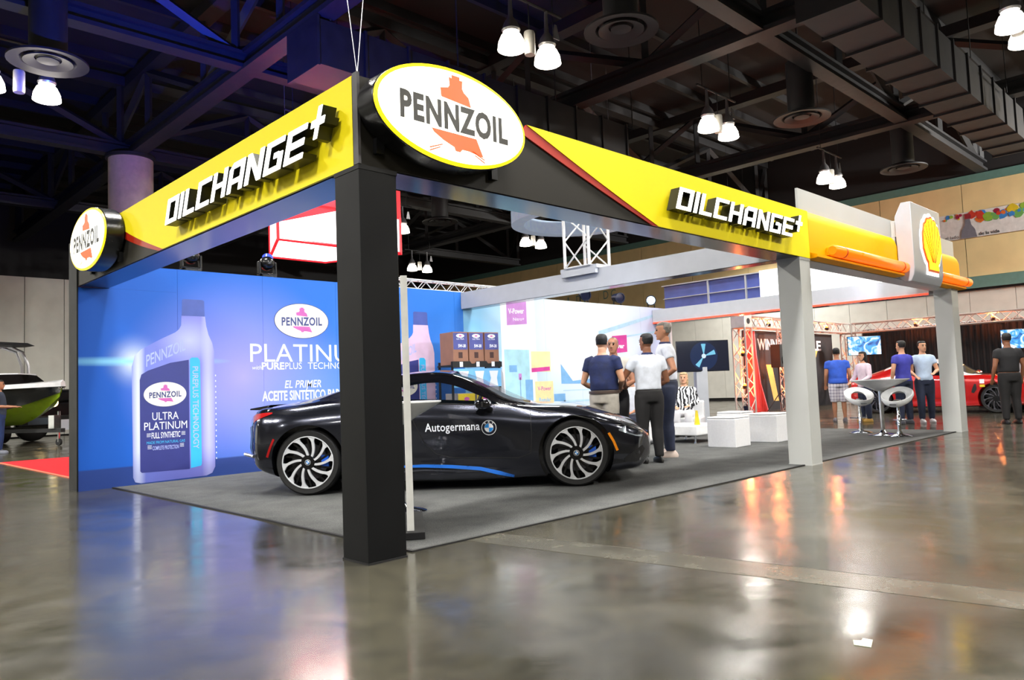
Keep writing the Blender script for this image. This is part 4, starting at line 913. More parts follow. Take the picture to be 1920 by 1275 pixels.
def person(label, loc, face, H=1.75, fat=1.0, belly=0., skin=SKIN, hair=HAIRD, hairstyle='short', shirt=None, sleeve='short', hem=.97, pants=None, plen='long', shoe=None,
           arms=None, legs=None, seated=False, head_turn=0, group=None, vox=.016, belt=None, collar=None, name='person', lean=0):
    """local frame: +y ahead, +x to the person's right; lengths for a 1.75 m figure, then scaled"""
    k = H/1.75
    t = thing(name, label, 'person', loc, R(face-90), group)
    dz = -.47 if seated else 0
    Q = lambda p: (p[0]*k, p[1]*k, (p[2])*k)
    top = lambda z, y=0: (0, y+lean*(z-.95), z+dz)
    f = fat
    tors = [(.82, .15*f, .115*f), (.90, .168*f, .125*f), (.99, .158*f, .118*f+belly*.6), (1.08, .152*f, .112*f+belly), (1.18, .16*f, .118*f+belly*.6), (1.30, .178*f**.6, .124*f**.6), (1.38, .176*f**.5, .110), (1.43, .13, .088), (1.47, .075, .068), (1.50, .058, .058), (1.56, .054, .057)]
    def torso(mb, inf, z0, z1):
        rg = []
        for z, rx, ry in tors:
            if z0 <= z <= z1: c_ = top(z, belly*.4 if .95 < z < 1.25 else 0); rg.append([Q(p) for p in ering(c_, rx+inf, ry+inf, 22)])
        mb.loft(rg)
    sh = {s: Vector(top(1.395))+Vector((s*.185*f**.5, 0, 0)) for s in (-1, 1)}
    arms = arms or {}
    A = {}
    for s in (-1, 1):
        e_, w_ = arms.get(s, ((s*.26, -.02, 1.12), (s*.27, .08, .88)))
        A[s] = (sh[s], Vector(e_)+Vector((0, 0, dz)), Vector(w_)+Vector((0, 0, dz)))
    legs = legs or {}
    Lg = {}
    for s in (-1, 1):
        if seated: Lg[s] = (Vector((s*.09, 0, .88+dz)), Vector((s*.12, .42, .46)), Vector((s*.12, .40+legs.get(s, 0), .08)))
        else:
            fx, fy = legs.get(s, (s*.11, 0)); Lg[s] = (Vector((s*.092, 0, .88)), Vector(((s*.095+fx)/2, fy*.5+.02, .47)), Vector((fx, fy, .085)))
    def arm(mb, s, inf, upto=1.0, n=12):
        a, b_, c_ = A[s]; pts = [a+Vector((-s*.06, 0, .01)), a, a.lerp(b_, .5), b_, b_.lerp(c_, .35), c_]; rr = [.055, .056*f**.5, .05*f**.4, .041, .041, .028]
        m_ = max(2, int(round(upto*6)))
        pts, rr = pts[:m_], rr[:m_]
        mb.tube([Q(p) for p in pts], [(r_+inf)*k for r_ in rr], n)
    def leg(mb, s, inf, upto=1., n=14):
        a, b_, c_ = Lg[s]; pts = [a+Vector((0, 0, .03)), a.lerp(b_, .3), a.lerp(b_, .7), b_, b_.lerp(c_, .35), b_.lerp(c_, .75), c_]; rr = [.088*f**.6, .086*f**.6, .068*f**.4, .056, .057, .042, .038]
        m_ = max(3, int(round(upto*7))); pts, rr = pts[:m_], rr[:m_]
        mb.tube([Q(p) for p in pts], [(r_+inf)*k for r_ in rr], n)
    # body, one continuous skin
    mb = MB(); torso(mb, 0, .8, 1.6)
    for s in (-1, 1):
        arm(mb, s, 0); leg(mb, s, 0)
        a, b_, c_ = A[s]; d = (c_-b_).normalized(); sd_ = d.cross(Vector((0, 0, 1)) if abs(d.z) < .8 else Vector((0, 1, 0))).normalized(); up_ = sd_.cross(d).normalized()
        palm = [c_, c_+d*.035, c_+d*.085]
        mb.tube([Q(p) for p in palm], [.026*k, .038*k, .036*k], 10, ry=[.02*k, .018*k, .016*k])
        thumb_side = sd_ if (sd_.dot(Vector((-s, .6, .3))) > 0) else -sd_
        for q in range(4):
            o_ = thumb_side*(.027-.018*q); l_ = (.058, .068, .064, .05)[q]
            p0 = c_+d*.078+o_; p1 = p0+d*l_*.5; p2 = p1+d*l_*.4+up_*(-.014); mb.tube([Q(p0), Q(p1), Q(p2)], [.0105*k, .0098*k, .008*k], 7)
        p0 = c_+d*.03+thumb_side*.03; mb.tube([Q(p0), Q(p0+d*.03+thumb_side*.022), Q(p0+d*.06+thumb_side*.026)], [.012*k, .0115*k, .009*k], 7)
        fd = Lg[s][2]; mb.tube([Q(fd+Vector((0, -.05, -.04))), Q(fd+Vector((0, .06, -.05))), Q(fd+Vector((0, .15, -.06)))], [.036*k, .038*k, .03*k], 10)
    hc = Vector(top(1.64)); ht_ = R(head_turn); cH, sH = math.cos(ht_), math.sin(ht_)
    def HD(x, y, z): x, y = x*cH+y*sH, -x*sH+y*cH; return Q((hc.x+x, hc.y+y+.012, hc.z+z))
    hr = [(-.115, .032, .04, .055), (-.10, .048, .055, .035), (-.07, .062, .075, .018), (-.03, .069, .088, .006), (.01, .073, .096, 0), (.05, .074, .098, -.004), (.085, .064, .086, -.008), (.105, .04, .055, -.01), (.113, .01, .014, -.01)]
    hm = MB(); hm.loft([[HD(rx*math.cos(2*math.pi*i/20), oy+ry*math.sin(2*math.pi*i/20), z) for i in range(20)] for z, rx, ry, oy in hr])
    hm.loft([[HD(rx*math.cos(2*math.pi*i/10), .098+oy+.012*math.sin(2*math.pi*i/10), z) for i in range(10)] for z, rx, oy in ((-.04, .016, .008), (-.03, .017, .012), (.0, .010, .0), (.02, .007, -.01))])
    for s in (-1, 1): hm.loft([[HD(s*(.068+.016*q), -.005+.018*kk*math.cos(2*math.pi*i/10), -.012+.03*kk*math.sin(2*math.pi*i/10)) for i in range(10)] for q, kk in ((0, .9), (.6, 1), (1, .7))])
    mb.v, mb.f, o0 = mb.v+hm.v, mb.f+[tuple(i+len(mb.v) for i in f_) for f_ in hm.f], 0
    body = remesh(mb, 'body', skin, t, vox*.62, 3)
    for s in (-1, 1):
        e = MB(); e.sphere((0, 0, 0), .011*k, 8, 6); e.build('eye', EYE, t, smooth=True, loc=HD(s*.03, .088, .008))
        e = MB(); e.tube([HD(s*.012, .096, .03), HD(s*.032, .094, .034), HD(s*.05, .08, .028)], .005*k, 5); e.build('eyebrow', hair if hairstyle != 'bald' else HAIRG, t)
    e = MB(); e.tube([HD(-.022, .089, -.066), HD(0, .096, -.064), HD(.022, .089, -.066)], .0055*k, 6); e.build('mouth', LIP, t)
    # hair
    if hairstyle in ('short', 'crop', 'long', 'balding'):
        inf = .009 if hairstyle != 'long' else .016
        h_ = MB(); rg = []
        for z, rx, ry, oy in hr:
            if z < -.055 and hairstyle != 'long': continue
            pts = []
            for i in range(28):
                a = 2*math.pi*i/28; x, y = math.cos(a), math.sin(a)
                front = y > .18 and z < .062
                if hairstyle == 'balding': front = (y > -.35 and z > .055) or (y > .0)
                g = -.012 if front else inf
                pts.append(HD((rx+g)*x, oy+(ry+g)*y, z+(.008 if z > .1 else 0)))
            rg.append(pts)
        h_.loft(rg)
        if hairstyle == 'long':
            h_.loft([[HD(rx*math.cos(2*math.pi*i/16), -.05+ry*math.sin(2*math.pi*i/16), z) for i in range(16)] for z, rx, ry in ((.02, .085, .07), (-.06, .09, .065), (-.13, .085, .055), (-.17, .06, .04))])
        remesh(h_, 'hair', hair, t, .008, 2)
    # clothes
    sm = MB(); torso(sm, .016, hem-.02 if hem < .97 else .97, 1.475)
    if hem < .95: sm.loft([[Q(p) for p in ering(top(z), rx*f+.02, ry*f+.022+belly*.4, 22)] for z, rx, ry in ((hem, .168, .128), (.92, .168, .125), (1.0, .16, .12))])
    for s in (-1, 1): arm(sm, s, .016, {'short': .55, 'long': 1.0}[sleeve])
    remesh(sm, 'shirt' if name == 'person' else 'top', shirt, t, vox, 4)
    if collar:
        c_ = MB(); n = 20; z = 1.455
        c_.loft([[Q((p[0], p[1], p[2])) for p in ering(top(zz), rx, ry, n)] for zz, rx, ry in ((1.45, .098, .085), (1.475, .08, .076), (1.495, .07, .07))]); c_.build('collar', collar, t, smooth=True)
    pm = MB(); torso(pm, .02, .8, 1.0)
    for s in (-1, 1): leg(pm, s, .024 if plen == 'long' else .034, 1.0 if plen == 'long' else .62)
    remesh(pm, 'trousers' if plen == 'long' else 'shorts', pants, t, vox, 4)
    if belt:
        b_ = MB(); b_.loft([[Q(p) for p in ering(top(z, belly*.4), .158*f+.034, .118*f+.036+belly*.6, 24)] for z in (.95, .985)]); b_.build('belt', belt, t, smooth=True)
    for s in (-1, 1):
        fd = Lg[s][2]; m_ = MB()
        z0 = fd.z-.083
        m_.loft([[Q((fd.x+rx*math.cos(2*math.pi*i/14), fd.y+.045+ry*math.sin(2*math.pi*i/14), z0+z+(.0 if math.sin(2*math.pi*i/14) < 0 else -zz))) for i in range(14)] for z, rx, ry, zz in ((0, .045, .14, 0), (.03, .05, .145, 0), (.06, .046, .13, .01), (.10, .038, .095, .03), (.115, .034, .07, .045))])
        m_.build('shoe', shoe or MATTE, t, smooth=True)
    return t
NAVY = M('navy_cloth', (22, 34, 78), .8, noise=.15, nscale=14, bump=.25); WPOLO = M('white_polo_cloth', (214, 220, 232), .8, noise=.06, nscale=14, bump=.25); KHAKI = M('pale_khaki', (176, 170, 160), .8, noise=.08, nscale=12, bump=.2); BLKP = M('black_trousers', (26, 25, 27), .8, noise=.15, nscale=12, bump=.2); JEAN = M('dark_denim', (34, 42, 66), .8, noise=.15, nscale=12, bump=.2); CREAMS = M('cream_shirt', (220, 212, 196), .8, noise=.06, nscale=14, bump=.2); LEATH = M('brown_belt', (70, 56, 50), .4); SNEAK = M('white_orange_trainer', (214, 196, 186), .6, noise=.1); BLKS = M('black_shoe', (18, 17, 17), .35)
GRP = 'men talking beside the car'
person('man in navy polo and pale khaki trousers seen from behind', (5.2, 2.32, .008), 12, 1.70, 1.14, .06, SKIN2, HAIRD, 'short', NAVY, 'short', .97, KHAKI, 'long', BLKS, {1: ((.27, .02, 1.12), (.12, .27, 1.02)), -1: ((-.29, -.03, 1.1), (-.20, .2, 1.0))}, head_turn=-10, group=GRP, belt=LEATH, vox=.014)
person('man in white polo and black trousers seen squarely from behind', (5.56, 1.86, .008), 58, 1.68, 1.05, .02, SKIN3, HAIRD, 'short', WPOLO, 'short', .99, BLKP, 'long', BLKS, {1: ((.28, .02, 1.1), (.16, .26, 1.02)), -1: ((-.33, .1, 1.14), (-.22, .32, 1.06))}, head_turn=-25, group=GRP, collar=NAVY, vox=.014)
person('tallest grey haired man in white polo and dark jeans', (6.36, 2.12, .008), 128, 1.88, 1.0, .02, SKIN, HAIRG, 'crop', WPOLO, 'short', .96, JEAN, 'long', SNEAK, {1: ((.28, .0, 1.1), (.18, .25, 1.0)), -1: ((-.30, -.08, 1.12), (-.16, .16, .98))}, head_turn=-5, group=GRP, collar=NAVY, vox=.014)
person('balding man in cream shirt mostly hidden behind the navy polo', (5.95, 2.72, .008), 205, 1.70, 1.08, .03, SKIN, HAIRG, 'balding', CREAMS, 'short', .97, BLKP, 'long', BLKS, {1: ((.29, .05, 1.1), (.14, .28, 1.02)), -1: ((-.29, .05, 1.1), (-.12, .27, 1.0))}, group=GRP, vox=.016)
# striped top
m, N, L, b = nodes_of('black_white_stripes')
tc = N.new('ShaderNodeTexCoord'); wv = N.new('ShaderNodeTexWave'); wv.inputs['Scale'].default_value = 5; wv.inputs['Distortion'].default_value = 9; wv.inputs['Detail Scale'].default_value = 1.2; L.new(tc.outputs['Object'], wv.inputs['Vector'])
rp = N.new('ShaderNodeValToRGB'); rp.color_ramp.interpolation = 'CONSTANT'; rp.color_ramp.elements[0].color = S((18, 18, 24)); rp.color_ramp.elements[1].position = .5; rp.color_ramp.elements[1].color = S((232, 232, 236)); L.new(wv.outputs['Fac'], rp.inputs[0]); L.new(rp.outputs[0], b.inputs['Base Color']); b.inputs['Roughness'].default_value = .8
STRIPE = m
person('blonde woman in a black and white patterned blouse sitting at the low table', (10.02, 4.22, .008), 205, 1.66, .95, .02, SKIN2, HAIRB, 'long', STRIPE, 'long', .9, M('pale_trousers', (226, 224, 228), .8), 'long', BLKS, {1: ((.25, .06, 1.14), (.14, .32, 1.06)), -1: ((-.25, .06, 1.14), (-.12, .34, 1.08))}, seated=True, vox=.018)
person('seated man in white shirt glimpsed between the standing men', (7.9, 3.9, .008), 190, 1.72, 1.0, .02, SKIN, HAIRD, 'short', WPOLO, 'short', .95, JEAN, 'long', BLKS, {1: ((.28, .1, 1.12), (.2, .34, 1.05)), -1: ((-.28, .1, 1.12), (-.2, .34, 1.05))}, seated=True, vox=.02)
TEAB = M('blue_tshirt', (44, 88, 196), .8, noise=.08, nscale=12, bump=.2); PURP = M('violet_blue_tshirt', (62, 64, 168), .8, noise=.08, nscale=12, bump=.2); PALET = M('pale_blue_tshirt', (176, 196, 222), .8, noise=.06, nscale=12, bump=.2); PINK = M('pale_pink_hoodie', (216, 196, 210), .85, noise=.06, nscale=12, bump=.3); BLKT = M('black_shirt', (22, 22, 26), .8, noise=.1, nscale=12, bump=.2)
m, N, L, b = nodes_of('plaid_shorts')
tc = N.new('ShaderNodeTexCoord'); sp = N.new('ShaderNodeSeparateXYZ'); L.new(tc.outputs['Object'], sp.inputs[0])
g1 = mth('LESS_THAN', mth('FRACT', mth('MULTIPLY', sp.outputs[0], 16)), .22); g2 = mth('LESS_THAN', mth('FRACT', mth('MULTIPLY', sp.outputs[2], 14)), .22)
L.new(mixc(mth('MULTIPLY', mth('ADD', g1, g2), .5), S((226, 222, 232)), S((96, 88, 130))), b.inputs['Base Color']); b.inputs['Roughness'].default_value = .85
PLAID = m
VIS = 'visitors at the red truss stand'
person('stocky man in blue T-shirt and plaid shorts seen from behind', (14.75, 3.2, 0), 30, 1.68, 1.22, .06, SKIN, HAIRD, 'crop', TEAB, 'short', .9, PLAID, 'short', M('grey_trainer', (120, 116, 122), .6), group=VIS, vox=.02)
person('person in pale pink hoodie with dark hair and tan boots', (14.75, 2.62, 0), 150, 1.56, .95, .0, SKIN2, HAIRD, 'long', PINK, 'long', .86, JEAN, 'long', M('tan_boot', (176, 136, 60), .6), {1: ((.27, .05, 1.12), (.2, .25, 1.0)), -1: ((-.27, .05, 1.12), (-.2, .25, 1.0))}, group=VIS, vox=.02)
person('slim man in violet blue T-shirt and dark jeans', (14.15, 1.6, 0), 60, 1.72, .95, 0, SKIN2, HAIRD, 'short', PURP, 'short', .88, JEAN, 'long', M('dark_trainer', (70, 70, 78), .6), {1: ((.30, .08, 1.12), (.30, .26, .98)), -1: ((-.27, -.03, 1.12), (-.28, .02, .88))}, head_turn=-10, group=VIS, vox=.02)
person('young man in pale blue T-shirt facing the viewer', (14.55, 1.33, 0), 215, 1.70, .95, 0, SKIN2, HAIRD, 'short', PALET, 'short', .9, JEAN, 'long', M('pale_trainer', (190, 186, 190), .6), {1: ((.28, .0, 1.12), (.22, .2, 1.0)), -1: ((-.27, .02, 1.12), (-.12, .27, 1.06))}, legs={1: (.12, .1), -1: (-.12, -.05)}, head_turn=-15, group=VIS, vox=.02)
person('man in black shirt and dark trousers at the right edge of the photo', (14.35, -.24, 0), 40, 1.74, 1.1, .03, SKIN3, HAIRD, 'short', BLKT, 'short', .95, BLKP, 'long', BLKS, group=VIS, vox=.02)
person('man in dark shirt and jeans at the left edge beside the boat', (1.02, 16.6, 0), -20, 1.68, 1.05, .02, SKIN, HAIRD, 'short', M('slate_tshirt', (52, 62, 80), .8), 'short', .9, M('blue_jeans', (40, 62, 116), .8, noise=.12), 'long', M('grey_shoe', (120, 124, 136), .6), {1: ((.27, .0, 1.12), (.25, .3, 1.1)), -1: ((-.27, .0, 1.12), (-.2, .32, 1.1))}, vox=.022)
# ================================================================ furniture on the stand
# roll-up panel behind the black pillar
rb_ = thing('banner_stand', 'narrow white upright banner panel standing right behind the black pillar', 'banner', (.64, .44, .009), R(-36.2))
MB().box(-.025, .025, -.0, .8, .05, 1.88).build('panel', M('white_banner_edge', (236, 236, 232), .4), rb_, bevel=.004); MB().box(-.10, .10, -.06, .9, .0, .05).build('foot', MATTE, rb_, bevel=.004)
# white bar table behind the pillar
def bar_table(label, loc, top_r, h, swoop=False):
    t = thing('bar_table', label, 'table', loc, 0, 'white round bar tables')
    MB().lathe([(.001, h-.2), (.06, h-.2), (top_r*.5, h-.12), (top_r*.9, h-.035), (top_r, h-.012), (top_r, h), (.001, h)], 36).build('table_top', M('white_gloss_plastic', (236, 238, 240), .2), t, smooth=40)
    MB().lathe([(.036, .03), (.036, h-.19)], 16).build('column', CHROME, t, smooth=True)
    MB().lathe([(.23, 0), (.23, .01), (.18, .025), (.06, .05), (.04, .09)], 32).build('base', CHROME, t, smooth=True)
    return t
bar_table('white round table half hidden by the black pillar in front of the car', (1.30, 1.48, .008), .38, .955)
# display rack with cartons
CARD = M('brown_carton', (150, 106, 84), .7, noise=.06); CARDP = M('carton_blue_print', (78, 84, 150), .6); CARDY = M('carton_yellow', (232, 206, 40), .6); CARDG = M('carton_grey', (176, 168, 160), .7)
rk = thing('display_rack', 'dark display rack holding oil cartons in front of the mural corner', 'rack', (5.6, 5.45, .008), R(-8))
for x in (-.46, .46):
    for y in (-.2, .2): MB().box(x-.015, x+.015, y-.015, y+.015, 0, 1.5).build('post', MATTE, rk)
for z in (.18, .62, 1.42): MB().box(-.48, .48, -.23, .23, z, z+.025).build('shelf', MATTE, rk)
f_ = MB(); f_.prism([(-.48, 1.40), (.48, 1.40), (.48, 1.49), (.30, 1.49), (.27, 1.46), (.2, 1.46), (.17, 1.5), (-.02, 1.5), (-.05, 1.46), (-.12, 1.46), (-.15, 1.5), (-.48, 1.5)], 0, .015, lambda a, b_, c_: (a, -.235-c_, b_)); f_.build('front_lip', MATTE, rk)
for x in (-.32, 0, .3): MB().box(x-.03, x+.03, -.254, -.251, 1.41, 1.49).build('price_tag', P_WHITE, rk)
hd = MB(); hd.box(-.46, .46, -.245, -.235, 1.08, 1.38); hd.build('header_card', P_LBLUE, rk)
for x in (-.28, .02, .30): MB().prism([(x-.09, 1.09), (x+.09, 1.09), (x+.07, 1.22), (x+.1, 1.34), (x-.08, 1.34), (x-.05, 1.22)], 0, .002, lambda a, b_, c_: (a, -.246-c_, b_)).build('bottle_picture', P_WHITE, rk)
MB().prism([(.46, .64), (.56, .9), (.54, 1.3), (.46, 1.44)], -.2, .2, lambda a, b_, c_: (a, c_, b_)).build('side_cloth', WHITE, rk, bevel=.01)
def carton(label, loc, w_, d_, h, col, printed, rz=R(-8), group='oil cartons on the rack'):
    t = thing('carton', label, 'box', loc, rz, group)
    MB().box(-w_/2, w_/2, -d_/2, d_/2, 0, h).build('box', col, t, bevel=.004)
    MB().box(-.02, .02, -d_/2-.0006, d_/2, h, h+.0012).build('tape', M('carton_tape', (190, 176, 160), .4), t)
    F = lambda a, b_, c_=0: (a, -d_/2-.001-c_, b_)
    if printed:
        MB().prism([(-w_*.47, h*.46), (w_*.47, h*.46), (w_*.47, h*.97), (-w_*.47, h*.97)], 0, .001, F).build('print_field', CARDP, t)
        MB().prism(ell(w_*.27, h*.06, 24, 0, h*.88), .001, .002, F).build('print_badge', P_CREAM, t)
        MB().prism(ell(w_*.1, h*.025, 12, 0, h*.88), .002, .003, F).build('print_bell', P_PINK, t)
        text('ULTRA', lambda a, b_, c_=0: F(a, h*.76+b_, .002), h*.05, w_*.5, center=True).build('lettering', P_WHITE, t)
        text('5W-30', lambda a, b_, c_=0: F(a+w_*.1, h*.53+b_, .002), h*.09, w_*.5, bold=.03, center=True).build('lettering', P_WHITE, t)
        MB().prism([(-w_*.15, h*.2), (w_*.12, h*.2), (w_*.12, h*.38), (-w_*.15, h*.38)], 0, .001, F).build('print_mark', M('carton_ink', (70, 44, 40), .7), t)
    return t
Rk = lambda x, y, z: tuple(Matrix.Rotation(R(-8), 3, 'Z') @ Vector((x, y, 0))+Vector((5.6, 5.45, .008+z)))
for i, nm in enumerate(('left of the three printed brown cartons on top of the rack', 'middle of the three printed brown cartons on top of the rack', 'right of the three printed brown cartons on top of the rack')):
    carton(nm, Rk(-.305+.305*i, -.02, 1.446), .285, .4, .53, CARD, True)
for i, nm in enumerate(('grey and yellow carton seen through the car window, left one', 'yellow carton seen through the car window, right one')):
    c_ = carton(nm, Rk(-.22+.36*i, -.03, .646), .33, .38, .34, CARDG, False)
    MB().box(-.16, .16, -.194, -.191, .01, .33).build('print_field', CARDY, c_); MB().prism(ell(.05, .03, 16, 0, .25), 0, .001, lambda a, b_, c2=0: (a, -.195-c2, b_)).build('print_badge', P_PINK, c_)
# cube seats
LEA = M('white_leatherette', (228, 229, 232), .4, noise=.02, nscale=30)
def cube(label, x, y, rz, w_=.48, h=.47):
    t = thing('cube_seat', label, 'stool', (x, y, .008), rz, 'white cube seats')
    MB().box(-w_/2, w_/2, -w_/2, w_/2, .0, h-.03).build('body', LEA, t, bevel=.012)
    MB().box(-w_/2+.003, w_/2-.003, -w_/2+.003, w_/2-.003, h-.028, h).build('cushion', LEA, t, bevel=.014)
cube('nearest white cube seat, left of the middle grey pillar', 8.1, 2.2, R(2)); cube('white cube seat touching the left edge of the grey pillar', 9.2, 2.08, R(2)); cube('rear white cube seat behind the other two', 9.78, 3.02, R(2))
# low table with chrome legs, brochure
lt = thing('coffee_table', 'low white table on chrome legs in front of the seated woman', 'table', (8.8, 3.35, .008), R(0))
MB().box(-.45, .45, -.42, .42, .13, .30).build('table_top', M('white_gloss_plastic', (236, 238, 240), .2), lt, bevel=.02)
for x in (-.37, .37):
    for y in (-.33, .33): MB().tube([(x, y, .13), (x, y, .03), (x, y, 0)], [.022, .016, .02], 10).build('leg', CHROME, lt, smooth=True)
br = thing('brochure', 'yellow folded brochure standing on the low white table', 'brochure', (8.62, 3.1, .309), R(40))
MB().prism([(-.05, 0), (.03, 0), (0, .24), (-.015, .24)], -.07, .07, lambda a, b_, c_: (c_, a, b_)).build('card', CARDY, br)
MB().box(-.04, .03, -.052, -.05, .03, .08).build('print', MATTE, br, rot=(R(-9), 0, 0))
# sofas under the seated people
def sofa(label, loc, rz):
    t = thing('sofa_seat', label, 'sofa', loc, rz, 'white lounge seats')
    MB().box(-.36, .36, -.32, .34, .06, .36).build('seat', LEA, t, bevel=.03); MB().box(-.36, .36, -.40, -.24, .12, .66).build('backrest', LEA, t, bevel=.03)
    for s in (-1, 1):
        for y in (-.3, .28): MB().tube([(s*.3, y, 0), (s*.3, y, .07)], .018, 8).build('leg', CHROME, t)
sofa('white lounge seat under the woman in the patterned blouse', (9.99, 4.24, .008), R(205-90)); sofa('white lounge seat behind the standing men', (7.93, 3.91, .008), R(190-90))
# screen on a white column
sc_ = thing('display_column', 'white column carrying the wheel video screen', 'column', (12.05, 5.1, .008), R(40))
MB().box(-.24, .24, -.12, .12, 0, 1.34).build('column', WHITE, sc_, bevel=.006); MB().box(-.35, .35, -.2, .2, 0, .03).build('base', WHITE, sc_, bevel=.004)
m, N, L, b = nodes_of('screen_wheel_video')
tc = N.new('ShaderNodeTexCoord'); mpn = N.new('ShaderNodeMapping'); L.new(tc.outputs['Object'], mpn.inputs[0])
sp = N.new('ShaderNodeSeparateXYZ'); L.new(mpn.outputs[0], sp.inputs[0]); X, Z = sp.outputs[0], sp.outputs[2]
ang = mth('ARCTAN2', mth('SUBTRACT', Z, .34), mth('ADD', X, -.02)); rad = mth('SQRT', mth('ADD', mth('POWER', mth('ABSOLUTE', mth('ADD', X, -.02)), 2), mth('POWER', mth('ABSOLUTE', mth('SUBTRACT', Z, .34)), 2)))
spk = mth('GREATER_THAN', mth('SINE', mth('MULTIPLY', ang, 5)), .55); ringm = mth('MULTIPLY', mth('GREATER_THAN', rad, .22), mth('LESS_THAN', rad, .30))
blade = mth('MULTIPLY', mth('MULTIPLY', spk, mth('LESS_THAN', rad, .27)), mth('GREATER_THAN', mth('SINE', mth('MULTIPLY', ang, 1.5)), -.2))
col = mixc(mth('LESS_THAN', rad, .31), S((8, 16, 34)), S((14, 38, 76)))
col = mixc(mth('MULTIPLY', blade, .9), col, S((130, 214, 246))); col = mixc(mth('LESS_THAN', rad, .05), col, S((220, 240, 255)))
L.new(col, b.inputs['Emission Color']); b.inputs['Emission Strength'].default_value = .9; b.inputs['Base Color'].default_value = (.01, .01, .015, 1); b.inputs['Roughness'].default_value = .15
SCR = m
def tv(label, loc, rz, w_, h, scr, stand=None, group='video screens'):
    t = thing('video_screen', label, 'screen', loc, rz, group)
    MB().box(-w_/2, w_/2, 0, .05, 0, h).build('bezel', BLACK, t, bevel=.006)
    s_ = put('screen_panel', MB().box(-w_/2+.015, w_/2-.015, -.004, 0, .015, h-.015).mesh(), scr, t)
    MB().box(-.1, .1, .05, .09, h*.3, h*.7).build('mount', BLACK, t)
    if stand:
        MB().bar((0, .09, h*.5), (0, .09, -loc[2]), .03).build('stand_pole', BLACK, t); MB().box(-.3, .3, -.1, .3, -loc[2], -loc[2]+.03).build('stand_foot', BLACK, t)
    return t
tv('wall screen showing a dark car wheel on the white column', (11.9, 4.92, 1.25), R(-38), 1.18, .68, SCR)
# bar table and stools at the far pillar
bar_table('tall white bar table beside the two white stools', (10.9, .9, .008), .46, .95)
def stool(label, loc, rz):
    t = thing('bar_stool', label, 'stool', loc, rz, 'white ring bar stools')
    G = M('white_gloss_plastic', (236, 238, 240), .2)
    n = 36; rings = []
    for i in range(n):                                   # tilted ring seat, open in the middle, high at the back
        a = 2*math.pi*i/n; ox, oy = math.cos(a), math.sin(a); zt = .70-.115*oy
        sec = [(.245, zt), (.25, zt-.03), (.22, zt-.085), (.17, zt-.10), (.125, zt-.07), (.135, zt-.045), (.19, zt-.03), (.225, zt+.005)]
        rings.append([(r_*ox, r_*oy, z) for r_, z in sec])
    k = len(rings[0]); mb = MB(); mb.add([p for r_ in rings for p in r_], [(i*k+j, i*k+(j+1) % k, ((i+1) % n)*k+(j+1) % k, ((i+1) % n)*k+j) for i in range(n) for j in range(k)])
    mb.build('ring_seat', G, t, smooth=50)
    MB().box(-.05, .05, -.15, .17, .55, .575).build('seat_bracket', CHROME, t, rot=(R(-12), 0, 0), loc=(0, .02, .02))
    MB().lathe([(.03, .04), (.03, .35), (.022, .36), (.022, .575)], 14).build('column', CHROME, t, smooth=True)
    MB().lathe([(.2, 0), (.2, .012), (.15, .03), (.05, .05), (.04, .09)], 28).build('base', CHROME, t, smooth=True)
    f2 = MB(); f2.tube([(.02, 0, .27), (.14, -.12, .27), (.0, -.2, .27), (-.14, -.12, .27), (-.02, 0, .27)], .011, 6); f2.build('footrest', CHROME, t, smooth=True)
    lv = MB(); lv.bar((0, 0, .59), (.16, .08, .56), .006); lv.build('lever', CHROME, t)
stool('white ring bar stool farther from the far pillar', (11.3, 1.42, .008), R(125)); stool('white ring bar stool nearer to the far pillar', (10.65, .55, .008), R(95))
# far bay extras: white box and blue glazed loft behind the second beam
LOFT = M('violet_blue_panel', (84, 100, 178), .35, noise=.1, nscale=2)
lo = thing('glazed_loft', 'violet blue glazed loft front with white posts behind the far beam', 'facade', (16, 0, 0))
MB().box(.1, .2, 4.4, 4.5, 0, 2.9).build('support_post', WHITE, lo); MB().box(.1, .2, 8.55, 8.65, 0, 2.9).build('support_post', WHITE, lo); MB().box(0, .3, 3.2, 8.7, 2.9, 3.1).build('floor_band', WHITE, lo)
for y0, y1 in ((3.22, 4.55), (4.6, 6.0), (6.05, 7.15), (7.2, 8.65)):
    MB().box(.06, .09, y0, y1, 3.1, 3.48).build('pane', LOFT, lo); MB().box(.06, .09, y0, y1, 3.5, 3.85).build('pane', LOFT, lo)
for y in (3.2, 4.57, 6.02, 7.17): MB().box(.0, .06, y-.02, y+.02, 3.1, 3.86).build('post', WHITE, lo)
MB().box(.03, .06, 3.2, 8.68, 3.475, 3.5).build('rail', WHITE, lo); MB().box(.0, .1, 3.2, 8.7, 3.85, 3.88).build('top_rail', WHITE, lo)
bx_ = thing('white_panel_box', 'blank white panel box beside the blue loft front, its glow standing in for light', 'sign', (15.2, 0, 0))
MB().box(0, .3, 2.0, 5.2, 3.05, 3.78).build('case', M('glow_white_panel', (250, 252, 255), .4, emit=.9), bx_, bevel=.01);  # emission stands in for light falling on the white panels
MB().box(.1, .2, 4.38, 4.5, 0, 3.05).build('leg', WHITE, bx_)

